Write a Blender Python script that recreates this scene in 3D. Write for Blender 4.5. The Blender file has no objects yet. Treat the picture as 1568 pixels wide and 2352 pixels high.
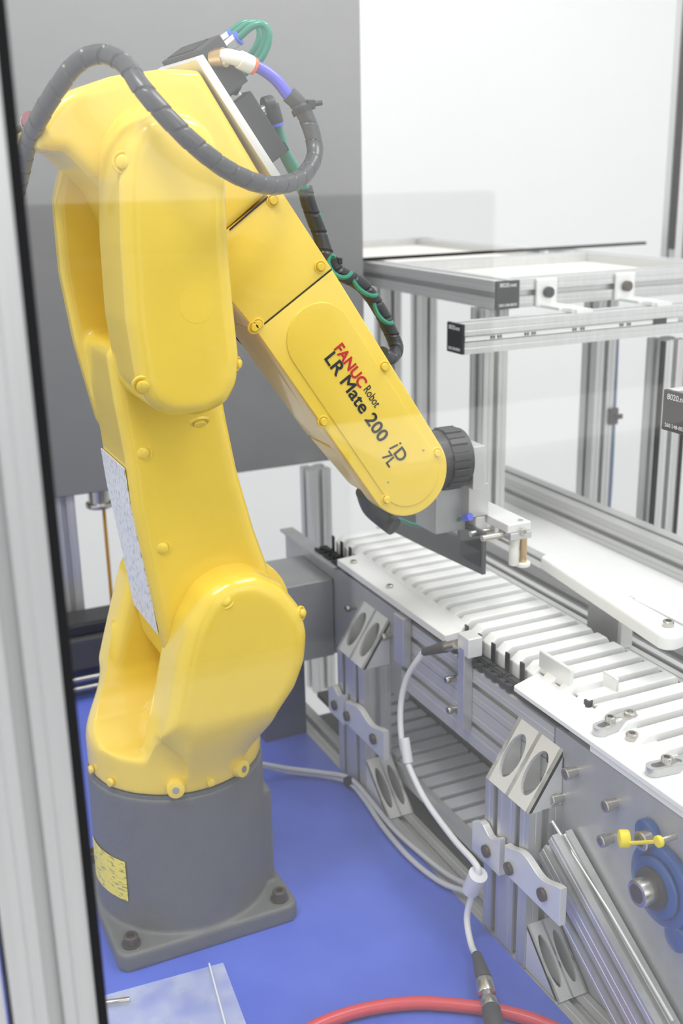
import bpy, bmesh, math, random
from mathutils import Vector, Matrix, Euler, noise
random.seed(7)
PI = math.pi
S = bpy.context.scene
COL = S.collection

# ------------------------------------------------------------------ camera
cam_d = bpy.data.cameras.new('camera')
cam = bpy.data.objects.new('camera', cam_d); COL.objects.link(cam)
CR = [[0.9047735, -0.4254353, -0.0197435], [0.1439999, 0.2619589, 0.9542754], [0.4008105, 0.8662461, -0.2982761]]
r_, u_, f_ = [Vector(v) for v in CR]
cam.matrix_world = Matrix(((r_.x, u_.x, -f_.x, 0), (r_.y, u_.y, -f_.y, 0), (r_.z, u_.z, -f_.z, 0), (0, 0, 0, 1)))
cam.location = (-0.26988,-1.00951,0.75446)
cam_d.sensor_fit = 'VERTICAL'; cam_d.sensor_height = 22.3; cam_d.sensor_width = 14.9
cam_d.lens = 2542.11 / 2352 * 22.3
cam_d.clip_start = 0.02; cam_d.clip_end = 60
cam_d.dof.use_dof = True; cam_d.dof.focus_distance = 0.98; cam_d.dof.aperture_fstop = 4.0
S.camera = cam

# ------------------------------------------------------------------ world and lights
w = bpy.data.worlds.new('world'); S.world = w; w.use_nodes = True
bg = w.node_tree.nodes['Background']; bg.inputs[0].default_value = (0.95, 0.975, 1.0, 1); bg.inputs[1].default_value = 1.02

def area(name, loc, target, size, power, color=(1, 1, 1)):
    d = bpy.data.lights.new(name, 'AREA'); d.shape = 'RECTANGLE'; d.size, d.size_y = size; d.energy = power; d.color = color
    o = bpy.data.objects.new(name, d); COL.objects.link(o); o.location = loc
    v = Vector(target) - Vector(loc); o.rotation_euler = v.to_track_quat('-Z', 'Y').to_euler()
    o['label'] = 'ceiling light or added wall light'; return o
area('ceiling_light', (-0.55, -0.6, 2.1), (0.0, 0.0, 0.3), (0.6, 0.3), 15, (1, 0.99, 0.97))
area('ceiling_light.001', (0.9, -0.5, 2.1), (0.4, 0.1, 0.2), (1.2, 0.3), 17, (1, 0.99, 0.97))
area('ceiling_light.002', (0.4, 1.3, 2.1), (0.4, 1.2, 0.2), (1.4, 0.4), 16, (1, 0.99, 0.97))
area('added_wall_light', (1.2, -2.6, 2.4), (1.2, -4.0, 1.2), (3.0, 0.4), 80, (1, 0.99, 0.97))  # added lamp, brightens the wall behind the viewer for haze in the glass
S.view_settings.view_transform = 'Standard'; S.view_settings.look = 'None'
S.view_settings.exposure = 0.08; S.view_settings.gamma = 1.0
S.view_settings.use_curve_mapping = False

# ------------------------------------------------------------------ materials
def mat(name, col, rough=0.5, metal=0.0, coat=0.0, var=0.0, scale=20.0, bump=0.0, bscale=200.0, stretch=None, col2=None, spec=0.5, trans=0.0):
    m = bpy.data.materials.new(name); m.use_nodes = True
    nt = m.node_tree; b = nt.nodes['Principled BSDF']
    b.inputs['Base Color'].default_value = (*col, 1); b.inputs['Roughness'].default_value = rough
    b.inputs['Metallic'].default_value = metal; b.inputs['Coat Weight'].default_value = coat
    b.inputs['Specular IOR Level'].default_value = spec; b.inputs['Transmission Weight'].default_value = trans
    tc = nt.nodes.new('ShaderNodeTexCoord'); mp = nt.nodes.new('ShaderNodeMapping')
    nt.links.new(tc.outputs['Object'], mp.inputs[0])
    if stretch: mp.inputs['Scale'].default_value = stretch
    if var > 0:
        n = nt.nodes.new('ShaderNodeTexNoise'); n.inputs['Scale'].default_value = scale; n.inputs['Detail'].default_value = 4
        nt.links.new(mp.outputs[0], n.inputs['Vector'])
        r = nt.nodes.new('ShaderNodeValToRGB'); r.color_ramp.elements[0].position = 0.3; r.color_ramp.elements[1].position = 0.7
        c2 = col2 or tuple(c * (1 - var) for c in col)
        r.color_ramp.elements[0].color = (*c2, 1); r.color_ramp.elements[1].color = (*col, 1)
        nt.links.new(n.outputs[0], r.inputs[0]); nt.links.new(r.outputs[0], b.inputs['Base Color'])
    if bump > 0:
        n2 = nt.nodes.new('ShaderNodeTexNoise'); n2.inputs['Scale'].default_value = bscale
        nt.links.new(mp.outputs[0], n2.inputs['Vector'])
        bp = nt.nodes.new('ShaderNodeBump'); bp.inputs['Strength'].default_value = bump; bp.inputs['Distance'].default_value = 0.001
        nt.links.new(n2.outputs[0], bp.inputs['Height']); nt.links.new(bp.outputs[0], b.inputs['Normal'])
    return m

M = {}
M['yellow'] = mat('yellow_enamel', (0.88, 0.63, 0.07), 0.24, coat=0.35, var=0.03, scale=30, bump=0.03, bscale=400)
M['base_grey'] = mat('grey_cast_enamel', (0.135, 0.138, 0.140), 0.5, bump=0.25, bscale=500, var=0.08, scale=60)
M['alu'] = mat('anodised_aluminium', (0.66, 0.66, 0.66), 0.42, metal=0.65, var=0.08, scale=6, stretch=(30, 30, 0.4))
M['alu_y'] = mat('anodised_aluminium_long', (0.62, 0.62, 0.615), 0.45, metal=0.45, var=0.1, scale=6, stretch=(30, 0.4, 30))
M['alu_plate'] = mat('machined_aluminium', (0.62, 0.62, 0.62), 0.35, metal=0.7, var=0.08, scale=40)
M['alu_bright'] = mat('bright_bracket_aluminium', (0.80, 0.80, 0.79), 0.38, metal=0.3, var=0.05, scale=30)
M['steel'] = mat('brushed_steel_plate', (0.46, 0.465, 0.475), 0.36, metal=0.35, var=0.12, scale=5, stretch=(1, 6, 1))
M['screw'] = mat('stainless_screw', (0.55, 0.52, 0.48), 0.25, metal=0.9)
M['darkscrew'] = mat('dark_oxide_screw', (0.10, 0.08, 0.07), 0.4, metal=0.6)
M['black'] = mat('black_plastic', (0.018, 0.018, 0.02), 0.45)
M['valve'] = mat('black_anodised_block', (0.045, 0.045, 0.05), 0.5)
M['rubber'] = mat('black_rubber_gasket', (0.008, 0.008, 0.009), 0.8, spec=0.2)
M['wrap'] = mat('grey_spiral_wrap', (0.062, 0.062, 0.068), 0.30, var=0.15, scale=30)
M['wrap_dark'] = mat('dark_spiral_wrap', (0.032, 0.032, 0.036), 0.35)
M['green'] = mat('green_air_tube', (0.03, 0.30, 0.20), 0.2, trans=0.15)
M['bluehose'] = mat('blue_air_tube', (0.11, 0.11, 0.62), 0.3)
M['white'] = mat('white_plastic', (0.86, 0.86, 0.85), 0.45, var=0.02, scale=20)
M['whitefit'] = mat('white_fitting', (0.78, 0.77, 0.72), 0.3)
M['orange'] = mat('orange_release_ring', (0.9, 0.16, 0.04), 0.4)
M['bluering'] = mat('blue_release_ring', (0.09, 0.12, 0.7), 0.4)
M['brass'] = mat('brass_thread', (0.6, 0.42, 0.2), 0.3, metal=0.9)
M['cab'] = mat('grey_painted_cabinet', (0.20, 0.20, 0.203), 0.35, coat=0.2, bump=0.15, bscale=300, var=0.05, scale=8)
M['blue'] = mat('blue_painted_table', (0.10, 0.16, 0.66), 0.42, var=0.3, scale=7, col2=(0.062, 0.105, 0.54), bump=0.1, bscale=120)
M['wall'] = mat('white_painted_wall', (0.9, 0.9, 0.9), 0.85, var=0.02, scale=1.5)
M['floor'] = mat('pale_floor', (0.6, 0.6, 0.6), 0.5, var=0.1, scale=3)
M['beige'] = mat('beige_sheet', (0.72, 0.69, 0.64), 0.6, var=0.03, scale=4)
M['label_white'] = None
M['red'] = mat('red_hose_rubber', (0.62, 0.055, 0.07), 0.3, var=0.05, scale=20)
M['cable'] = mat('grey_cable_jacket', (0.52, 0.52, 0.55), 0.45)
M['cable_white'] = mat('pale_cable_jacket', (0.72, 0.72, 0.74), 0.4)
M['boot'] = mat('dark_rubber_boot', (0.055, 0.055, 0.06), 0.55)
M['bearing'] = mat('blue_bearing_enamel', (0.03, 0.09, 0.30), 0.3, coat=0.3)
M['yellowplastic'] = mat('yellow_plastic', (0.92, 0.74, 0.02), 0.4)
M['smoked'] = mat('dark_grey_finger', (0.10, 0.10, 0.105), 0.35, metal=0.3, var=0.2, scale=10, stretch=(1, 8, 8))
M['txt_red'] = mat('red_ink', (0.55, 0.01, 0.02), 0.4)
M['txt_blk'] = mat('black_ink', (0.012, 0.015, 0.02), 0.4)
M['txt_white'] = mat('white_ink', (0.75, 0.75, 0.78), 0.5)
M['dark'] = mat('dark_cavity', (0.02, 0.02, 0.022), 0.8)
M['navy'] = mat('navy_paint', (0.05, 0.06, 0.12), 0.5)
M['copper'] = mat('orange_rod_coating', (0.62, 0.30, 0.04), 0.35, metal=0.5)
M['led'] = mat('amber_led', (0.45, 0.42, 0.25), 0.3)
M['cabdark'] = mat('dark_blue_grey_board', (0.03, 0.03, 0.04), 0.6)

def speckle_label(name, base, ink, sx, sy):
    """printed label: rows of small dark print"""
    m = bpy.data.materials.new(name); m.use_nodes = True; nt = m.node_tree; b = nt.nodes['Principled BSDF']
    b.inputs['Roughness'].default_value = 0.4
    tc = nt.nodes.new('ShaderNodeTexCoord'); mp = nt.nodes.new('ShaderNodeMapping'); mp.inputs['Scale'].default_value = (sx, sx, sy)
    nt.links.new(tc.outputs['Object'], mp.inputs[0])
    n = nt.nodes.new('ShaderNodeTexNoise'); n.inputs['Scale'].default_value = 1; n.inputs['Detail'].default_value = 3
    nt.links.new(mp.outputs[0], n.inputs['Vector'])
    r = nt.nodes.new('ShaderNodeValToRGB'); r.color_ramp.elements[0].position = 0.36; r.color_ramp.elements[0].color = (*ink, 1)
    r.color_ramp.elements[1].position = 0.46; r.color_ramp.elements[1].color = (*base, 1)
    nt.links.new(n.outputs[0], r.inputs[0]); nt.links.new(r.outputs[0], b.inputs['Base Color'])
    return m
M['label_white'] = speckle_label('white_printed_label', (0.78, 0.79, 0.82), (0.42, 0.43, 0.47), 400, 180)
M['label_yellow'] = speckle_label('yellow_printed_label', (0.90, 0.74, 0.10), (0.30, 0.27, 0.08), 110, 420)

def glass_mat(name, tint, gloss=1.0, add=0.0):
    m = bpy.data.materials.new(name); m.use_nodes = True; nt = m.node_tree
    for n in list(nt.nodes): nt.nodes.remove(n)
    o = nt.nodes.new('ShaderNodeOutputMaterial'); t = nt.nodes.new('ShaderNodeBsdfTransparent'); t.inputs[0].default_value = (*tint, 1)
    g = nt.nodes.new('ShaderNodeBsdfGlossy'); g.inputs['Roughness'].default_value = 0.0
    lw = nt.nodes.new('ShaderNodeLayerWeight'); lw.inputs[0].default_value = 0.5
    fr = nt.nodes.new('ShaderNodeMath'); fr.operation = 'POWER'; fr.inputs[1].default_value = 5.0; nt.links.new(lw.outputs['Facing'], fr.inputs[0])
    mu = nt.nodes.new('ShaderNodeMath'); mu.operation = 'MULTIPLY_ADD'; mu.inputs[1].default_value = 0.9 * gloss; mu.inputs[2].default_value = 0.055 + add
    x = nt.nodes.new('ShaderNodeMixShader')
    nt.links.new(fr.outputs[0], mu.inputs[0]); nt.links.new(mu.outputs[0], x.inputs[0])
    nt.links.new(t.outputs[0], x.inputs[1]); nt.links.new(g.outputs[0], x.inputs[2]); nt.links.new(x.outputs[0], o.inputs[0])
    return m
M['glass'] = glass_mat('clear_guard_glass', (0.99, 0.995, 0.99))
M['smoke_glass'] = glass_mat('smoked_clear_plate', (0.55, 0.56, 0.57), 1.0, 0.05)
# polythene bag
def bag_mat():
    m = bpy.data.materials.new('clear_polythene'); m.use_nodes = True; nt = m.node_tree
    for n in list(nt.nodes): nt.nodes.remove(n)
    o = nt.nodes.new('ShaderNodeOutputMaterial'); t = nt.nodes.new('ShaderNodeBsdfTransparent')
    g = nt.nodes.new('ShaderNodeBsdfPrincipled'); g.inputs['Base Color'].default_value = (0.8, 0.85, 0.95, 1); g.inputs['Roughness'].default_value = 0.2
    n = nt.nodes.new('ShaderNodeTexNoise'); n.inputs['Scale'].default_value = 25
    tc = nt.nodes.new('ShaderNodeTexCoord'); nt.links.new(tc.outputs['Object'], n.inputs['Vector'])
    r = nt.nodes.new('ShaderNodeMapRange'); r.inputs['From Min'].default_value = .35; r.inputs['From Max'].default_value = .75
    r.inputs['To Min'].default_value = .16; r.inputs['To Max'].default_value = .42
    x = nt.nodes.new('ShaderNodeMixShader'); nt.links.new(n.outputs[0], r.inputs['Value']); nt.links.new(r.outputs[0], x.inputs[0])
    nt.links.new(t.outputs[0], x.inputs[1]); nt.links.new(g.outputs[0], x.inputs[2]); nt.links.new(x.outputs[0], o.inputs[0])
    return m
M['bag'] = bag_mat()

# ------------------------------------------------------------------ helpers
def tag(o, label=None, cat=None, group=None, kind=None):
    if label: o['label'] = label
    if cat: o['category'] = cat
    if group: o['group'] = group
    if kind: o['kind'] = kind
    return o
def thing(name, label, cat, loc=(0, 0, 0), group=None):
    o = bpy.data.objects.new(name, None); COL.objects.link(o); o.location = loc; o.empty_display_size = 0.02
    return tag(o, label, cat, group)
def finish(name, bm, m, parent=None, smooth=False, label=None, angle=35):
    bm.normal_update()
    me = bpy.data.meshes.new(name); bm.to_mesh(me); bm.free()
    me.materials.append(M[m] if isinstance(m, str) else m)
    if smooth:
        for p in me.polygons: p.use_smooth = True
        try: me.set_sharp_from_angle(angle=math.radians(angle))
        except Exception: pass
    o = bpy.data.objects.new(name, me); COL.objects.link(o)
    if parent is not None:
        o.parent = parent
        off = Vector((0, 0, 0)); q = parent
        while q is not None: off += q.location; q = q.parent
        o.location = -off if off.length > 0 else (0, 0, 0)
    if label: o['label'] = label
    return o
def box_bm(bm, lo, hi, bev=0.0, mtx=None):
    r = bmesh.ops.create_cube(bm, size=1.0); vs = r['verts']
    c = [(a + b) / 2 for a, b in zip(lo, hi)]; s = [abs(b - a) for a, b in zip(lo, hi)]
    for v in vs: v.co = Vector((v.co.x * s[0] + c[0], v.co.y * s[1] + c[1], v.co.z * s[2] + c[2]))
    if bev > 0:
        es = list({e for v in vs for e in v.link_edges})
        rr = bmesh.ops.bevel(bm, geom=es, offset=bev, segments=2, affect='EDGES', profile=0.5)
        vs = list({v for v in rr['verts']} | {v for v in vs if v.is_valid})
    if mtx is not None:
        for v in set(vs): v.co = mtx @ v.co
    return vs
def box(name, lo, hi, m, parent=None, bev=0.0, mtx=None, label=None):
    bm = bmesh.new(); box_bm(bm, lo, hi, bev, mtx); return finish(name, bm, m, parent, label=label)
def frame_to(p0, p1, up=(0, 0, 1)):
    z = (Vector(p1) - Vector(p0)).normalized(); u = Vector(up)
    if abs(z.dot(u)) > 0.99: u = Vector((0, 1, 0)) if abs(z.y) < .9 else Vector((1, 0, 0))
    x = u.cross(z).normalized(); y = z.cross(x)
    m = Matrix((x, y, z)).transposed().to_4x4(); m.translation = Vector(p0); return m
def cyl_bm(bm, p0, p1, r0, r1=None, n=24, bev=0.0):
    r1 = r0 if r1 is None else r1; L = (Vector(p1) - Vector(p0)).length; m = frame_to(p0, p1)
    prof = [(r0, 0), (r1, L)] if bev <= 0 else [(r0 - bev, 0), (r0 - bev * .3, bev * .3), (r0, bev), (r1, L - bev), (r1 - bev * .3, L - bev * .3), (r1 - bev, L)]
    rings = [[bm.verts.new(m @ Vector((r * math.cos(2 * PI * k / n), r * math.sin(2 * PI * k / n), z))) for k in range(n)] for r, z in prof]
    for a, b in zip(rings, rings[1:]):
        for k in range(n): bm.faces.new((a[k], a[(k + 1) % n], b[(k + 1) % n], b[k]))
    bm.faces.new(rings[0][::-1]); bm.faces.new(rings[-1])
def cyl(name, p0, p1, r0, m, parent=None, r1=None, n=24, bev=0.0, label=None):
    bm = bmesh.new(); cyl_bm(bm, p0, p1, r0, r1, n, bev); return finish(name, bm, m, parent, True, label)
def screw_bm(bm, p, d, r=0.005, h=0.005, n=20):
    """socket head cap screw: knurled head with a hexagonal recess"""
    d = Vector(d).normalized(); m = frame_to(p, Vector(p) + d)
    def ring(rad, z, nn, ph=0): return [bm.verts.new(m @ Vector((rad * math.cos(2 * PI * k / nn + ph), rad * math.sin(2 * PI * k / nn + ph), z))) for k in range(nn)]
    a = ring(r, 0, n); b = ring(r, h * .88, n); c = ring(r * .88, h, n); e = ring(r * .55, h, n); g = ring(r * .5, h * .45, n)
    for q, w_ in ((a, b), (b, c), (c, e), (e, g)):
        for k in range(n): bm.faces.new((q[k], q[(k + 1) % n], w_[(k + 1) % n], w_[k]))
    bm.faces.new(g); bm.faces.new(a[::-1])
def screw(name, p, d, parent, r=0.005, h=0.005, m='screw', label=None):
    bm = bmesh.new(); screw_bm(bm, p, d, r, h); return finish(name, bm, m, parent, True, label, 40)
def smooth_path(pts, sub=8):
    P = [Vector(p) for p in pts]; P = [P[0] * 2 - P[1]] + P + [P[-1] * 2 - P[-2]]; out = []
    for i in range(1, len(P) - 2):
        a, b, c, d = P[i - 1:i + 3]
        for k in range(sub):
            t = k / sub
            out.append(0.5 * ((2 * b) + (c - a) * t + (2 * a - 5 * b + 4 * c - d) * t * t + (3 * b - a - 3 * c + d) * t ** 3))
    out.append(P[-2]); return out
def tube_bm(bm, path, rad, n=12, caps=True, spiral=None):
    """rad: number or function(arc length fraction, angle)"""
    P = path; T = []
    for i in range(len(P)): T.append((P[min(i + 1, len(P) - 1)] - P[max(i - 1, 0)]).normalized())
    N = T[0].orthogonal().normalized(); rings = []; s = 0.0
    for i, p in enumerate(P):
        if i > 0: s += (P[i] - P[i - 1]).length
        N = (N - T[i] * N.dot(T[i])).normalized(); B = T[i].cross(N)
        ring = []
        for k in range(n):
            a = 2 * PI * k / n; r = rad
            if spiral:
                ph = (s / spiral[0] + k / n) % 1.0
                r = rad * (1 - spiral[2]) if ph < spiral[1] else rad * (1 - 0.06 * (1 - ph))
            ring.append(bm.verts.new(p + (N * math.cos(a) + B * math.sin(a)) * r))
        rings.append(ring)
    for a, b in zip(rings, rings[1:]):
        for k in range(n): bm.faces.new((a[k], a[(k + 1) % n], b[(k + 1) % n], b[k]))
    if caps: bm.faces.new(rings[0][::-1]); bm.faces.new(rings[-1])
def tube(name, pts, r, m, parent=None, n=12, sub=8, label=None):
    bm = bmesh.new(); tube_bm(bm, smooth_path(pts, sub), r, n); return finish(name, bm, m, parent, True, label, 60)
def resample(P, step):
    out = [P[0]]; acc = 0.0
    for a, b in zip(P, P[1:]):
        L = (b - a).length; t = step - acc
        while t < L: out.append(a.lerp(b, t / L)); t += step
        acc = (acc + L) % step if L > 0 else acc
    return out
def spiral_tube(name, pts, r, m, parent, pitch=0.016, gap=0.13, depth=0.16, label=None):
    bm = bmesh.new(); P = resample(smooth_path(pts, 24), 0.0009); tube_bm(bm, P, r, 22, True, (pitch, gap, depth))
    return finish(name, bm, m, parent, True, label, 28)

def fillet(pts, radii, seg=8):
    """2-D polygon with rounded corners"""
    n = len(pts); out = []
    if not hasattr(radii, '__len__'): radii = [radii] * n
    for i in range(n):
        p = Vector(pts[i]); a = Vector(pts[i - 1]); b = Vector(pts[(i + 1) % n]); r = radii[i]
        va = (a - p); vb = (b - p); la = va.length; lb = vb.length
        if r <= 0 or la < 1e-9 or lb < 1e-9: out.append(p.copy()); continue
        va /= la; vb /= lb; ang = va.angle(vb)
        if ang > PI - 0.02: out.append(p.copy()); continue
        t = min(r / math.tan(ang / 2), la * .49, lb * .49); rr = t * math.tan(ang / 2)
        c = p + (va + vb).normalized() * (rr / math.sin(ang / 2)); s = p + va * t; e = p + vb * t
        a0 = math.atan2(s.y - c.y, s.x - c.x); a1 = math.atan2(e.y - c.y, e.x - c.x); da = (a1 - a0 + PI) % (2 * PI) - PI
        for k in range(seg + 1): q = a0 + da * k / seg; out.append(Vector((c.x + rr * math.cos(q), c.y + rr * math.sin(q))))
    return out
def poly_offset(P, d):
    n = len(P); ar = sum(P[i].x * P[(i + 1) % n].y - P[(i + 1) % n].x * P[i].y for i in range(n)); sg = 1 if ar > 0 else -1
    out = []
    for i in range(n):
        a = P[i - 1]; b = P[(i + 1) % n]; j = 1
        t = (b - a)
        if t.length < 1e-9: out.append(P[i].copy()); continue
        t.normalize(); nrm = Vector((t.y, -t.x)) * sg; out.append(P[i] + nrm * d)
    return out
def rprism_bm(bm, P, y0, y1, r0=0.0, r1=0.0, seg=5, axis='y', origin=None):
    """profile P in the x-z plane swept from y0 to y1 with rounded rims"""
    P = [Vector(p) for p in P]; steps = []
    if r0 > 0:
        for k in range(seg + 1): a = PI / 2 * k / seg; steps.append((y0 + r0 * (1 - math.sin(a)), -r0 * (1 - math.cos(PI / 2 - a)) if False else -(r0 - r0 * math.sin(math.acos(max(-1, min(1, 1 - (r0 * (1 - math.sin(a))) / r0)))))))
        steps.sort(key=lambda q: q[0])
    else: steps.append((y0, 0))
    if r1 > 0:
        e = []
        for k in range(seg + 1):
            a = PI / 2 * k / seg; h = r1 * (1 - math.sin(a)); e.append((y1 - h, -(r1 - r1 * math.sin(math.acos(1 - h / r1)))))
        e.sort(key=lambda q: q[0]); steps += e
    else: steps.append((y1, 0))
    rings = []
    for y, off in steps:
        Q = poly_offset(P, off) if off else P
        if axis == 'y': rings.append([bm.verts.new((q.x, y, q.y)) for q in Q])
        elif axis == 'x': rings.append([bm.verts.new((y, q.x, q.y)) for q in Q])
        else: rings.append([bm.verts.new((q.x, q.y, y)) for q in Q])
    n = len(P)
    for a, b in zip(rings, rings[1:]):
        for k in range(n): bm.faces.new((a[k], a[(k + 1) % n], b[(k + 1) % n], b[k]))
    bm.faces.new(rings[0][::-1]); bm.faces.new(rings[-1])
    return rings
def fixn(bm): bmesh.ops.recalc_face_normals(bm, faces=bm.faces)
def rprism(name, P, y0, y1, r0, r1, m, parent, label=None, axis='y', seg=5, smooth=True):
    bm = bmesh.new(); rprism_bm(bm, P, y0, y1, r0, r1, seg, axis); fixn(bm); return finish(name, bm, m, parent, smooth, label, 40)
def disc(c, r, n=36, a0=0, a1=2 * PI):
    return [Vector((c[0] + r * math.cos(a0 + (a1 - a0) * k / n), c[1] + r * math.sin(a0 + (a1 - a0) * k / n))) for k in range(n)]
def casting(name, build, m, parent, voxel=0.0025, smooth=6, label=None, deform=None):
    """union of overlapping solids, voxel-fused and softened into one cast surface"""
    bm = bmesh.new(); build(bm); fixn(bm)
    me = bpy.data.meshes.new(name + '_raw'); bm.to_mesh(me); bm.free()
    o = bpy.data.objects.new(name, me); COL.objects.link(o)
    md = o.modifiers.new('r', 'REMESH'); md.mode = 'VOXEL'; md.voxel_size = voxel
    if deform:
        m2 = bpy.data.meshes.new_from_object(o.evaluated_get(bpy.context.evaluated_depsgraph_get())); o.modifiers.clear(); o.data = m2
        for v in m2.vertices: deform(v.co)
    ms = o.modifiers.new('s', 'SMOOTH'); ms.factor = 0.5; ms.iterations = smooth
    dg = bpy.context.evaluated_depsgraph_get(); ev = o.evaluated_get(dg)
    nm = bpy.data.meshes.new_from_object(ev); o.modifiers.clear(); o.data = nm; nm.name = name
    nm.materials.clear(); nm.materials.append(M[m])
    for p in nm.polygons: p.use_smooth = True
    if parent is not None:
        o.parent = parent; off = Vector((0, 0, 0)); q = parent
        while q is not None: off += q.location; q = q.parent
        o.location = -off
    if label: o['label'] = label
    return o
def tslot_section(wx, wy, slot=0.0082, depth=0.007, unit=0.038):
    """T-slot extrusion section, origin at centre; slots repeat every unit"""
    P = []
    def side(L, W, f):
        n = max(1, round(L / unit)); step = L / n; pts = [(-L / 2, W / 2)]
        for i in range(n):
            c = -L / 2 + step * (i + .5); s = slot / 2
            for g in (-0.011, ): 
                if step > .03: pts += [(c + g - .0008, W / 2), (c + g, W / 2 - .0006), (c + g + .0008, W / 2)]
            pts += [(c - s, W / 2), (c - s, W / 2 - .002), (c - s * 2, W / 2 - .0025), (c - s * 2, W / 2 - depth * .8), (c - s * 1.2, W / 2 - depth), (c + s * 1.2, W / 2 - depth), (c + s * 2, W / 2 - depth * .8), (c + s * 2, W / 2 - .0025), (c + s, W / 2 - .002), (c + s, W / 2)]
            if step > .03: pts += [(c + .0102, W / 2), (c + .011, W / 2 - .0006), (c + .0118, W / 2)]
        return [f(Vector(q)) for q in pts]
    P += side(wx, wy, lambda q: Vector((q.x, q.y)))
    P += side(wy, wx, lambda q: Vector((q.y, -q.x)))
    P += side(wx, wy, lambda q: Vector((-q.x, -q.y)))
    P += side(wy, wx, lambda q: Vector((-q.y, q.x)))
    return P
def extrusion_bm(bm, p0, p1, wx=0.038, wy=0.038, up=(0, 0, 1), slot=0.0082):
    """beam from p0 to p1 (centre line); wx along 'side', wy along 'up'"""
    m = frame_to(p0, p1, up); L = (Vector(p1) - Vector(p0)).length; S_ = tslot_section(wx, wy, slot)
    a = [bm.verts.new(m @ Vector((q.x, q.y, 0))) for q in S_]; b = [bm.verts.new(m @ Vector((q.x, q.y, L))) for q in S_]
    n = len(a)
    for k in range(n): bm.faces.new((a[k], a[(k + 1) % n], b[(k + 1) % n], b[k]))
    bm.faces.new(a[::-1]); bm.faces.new(b); fixn(bm)
def extrusion(name, p0, p1, parent, wx=0.038, wy=0.038, up=(0, 0, 1), m='alu', label=None, slot=0.0082):
    bm = bmesh.new(); extrusion_bm(bm, p0, p1, wx, wy, up, slot); return finish(name, bm, m, parent, False, label)
def text_mesh(name, s, mtx, size, m, parent, extrude=0.0002, shear=0.0, sx=1.0, align='LEFT', bold=0.0, label=None, thick=0.0):
    c = bpy.data.curves.new(name, 'FONT'); c.body = s; c.size = size; c.extrude = extrude; c.shear = shear; c.align_x = align; c.offset = bold
    o = bpy.data.objects.new(name + '_t', c); COL.objects.link(o)
    dg = bpy.context.evaluated_depsgraph_get(); me = bpy.data.meshes.new_from_object(o.evaluated_get(dg))
    bpy.data.objects.remove(o); bpy.data.curves.remove(c)
    me.transform(Matrix.Diagonal((sx, 1, 1, 1))); me.transform(mtx)
    if thick > 0:
        b2 = bmesh.new()
        for kk, (dx, dz) in enumerate(((0, 0), (thick, 0), (0, thick), (thick, thick))):
            c3 = me.copy(); c3.transform(Matrix.Translation(mtx.to_3x3() @ Vector((dx, dz, kk * .00004)))); b2.from_mesh(c3); bpy.data.meshes.remove(c3)
        b2.to_mesh(me); b2.free()
    me.materials.clear(); me.materials.append(M[m]); me.name = name
    t = bpy.data.objects.new(name, me); COL.objects.link(t)
    if parent is not None:
        t.parent = parent; off = Vector((0, 0, 0)); q = parent
        while q is not None: off += q.location; q = q.parent
        t.location = -off
    if label: t['label'] = label
    return t

# ================================================================== the room
def struct(o): o['kind'] = 'structure'; return o
struct(box('wall_back', (-4, 2.6, -0.95), (5, 2.7, 3.0), 'wall'))
struct(box('wall_right', (3.2, -4, -0.95), (3.3, 2.6, 3.0), 'wall'))
struct(box('wall_behind', (-4, -4.1, -0.95), (3.2, -4.0, 3.0), 'wall'))
struct(box('floor', (-4, -4, -1.0), (3.2, 2.6, -0.95), 'floor'))

# ================================================================== work table
tb = thing('work_table', 'blue topped work table that the yellow robot arm is bolted to', 'table', (0, 0, 0))
box('table_top', (-0.6, -0.485, -0.018), (0.262, 0.70, 0.0), 'blue', tb, 0.001)
extrusion('edge_rail', (0.281, -0.485, -0.021), (0.281, 0.9, -0.021), tb, 0.036, 0.038, m='alu_y')
for (x, y) in ((-0.55, -0.46), (0.2, -0.46), (-0.55, 0.55), (0.2, 0.55)):
    extrusion('leg', (x, y, -0.95), (x, y, -0.018), tb, 0.038, 0.038)
box('cross_shelf', (-0.55, -0.48, -0.5), (0.25, 0.6, -0.48), 'cabdark', tb)

# ================================================================== robot
rb = thing('robot_arm', 'yellow six-axis robot arm on a dark grey round base', 'robot', (0, 0, 0))
# --- base
def base_build(bm):
    pl = fillet([(-.096, -.096), (.096, -.096), (.096, .096), (-.096, .096)], .013)
    rprism_bm(bm, pl, 0.0, 0.02, 0.0, 0.003, 3, 'z')
    cyl_bm(bm, (0, 0, 0.0), (0, 0, 0.172), 0.0915, 0.0905, 72)
    box_bm(bm, (-0.02, -0.047, 0.0), (0.0885, 0.06, 0.132), 0.004)
    box_bm(bm, (-0.05, 0.0, 0.0), (0.05, 0.115, 0.10), 0.004)
bo = casting('base', base_build, 'base_grey', rb, 0.0022, 4, 'dark grey cast base with square foot')
for i, (x, y) in enumerate(((-.0795, -.0795), (.0795, -.0795), (-.0795, .0795), (.0795, .0795))):
    cyl('washer', (x, y, 0.0192), (x, y, 0.0225), 0.0095, 'darkscrew', rb)
    screw('base_bolt', (x, y, 0.0225), (0, 0, 1), rb, 0.0075, 0.0085, 'darkscrew')
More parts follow.
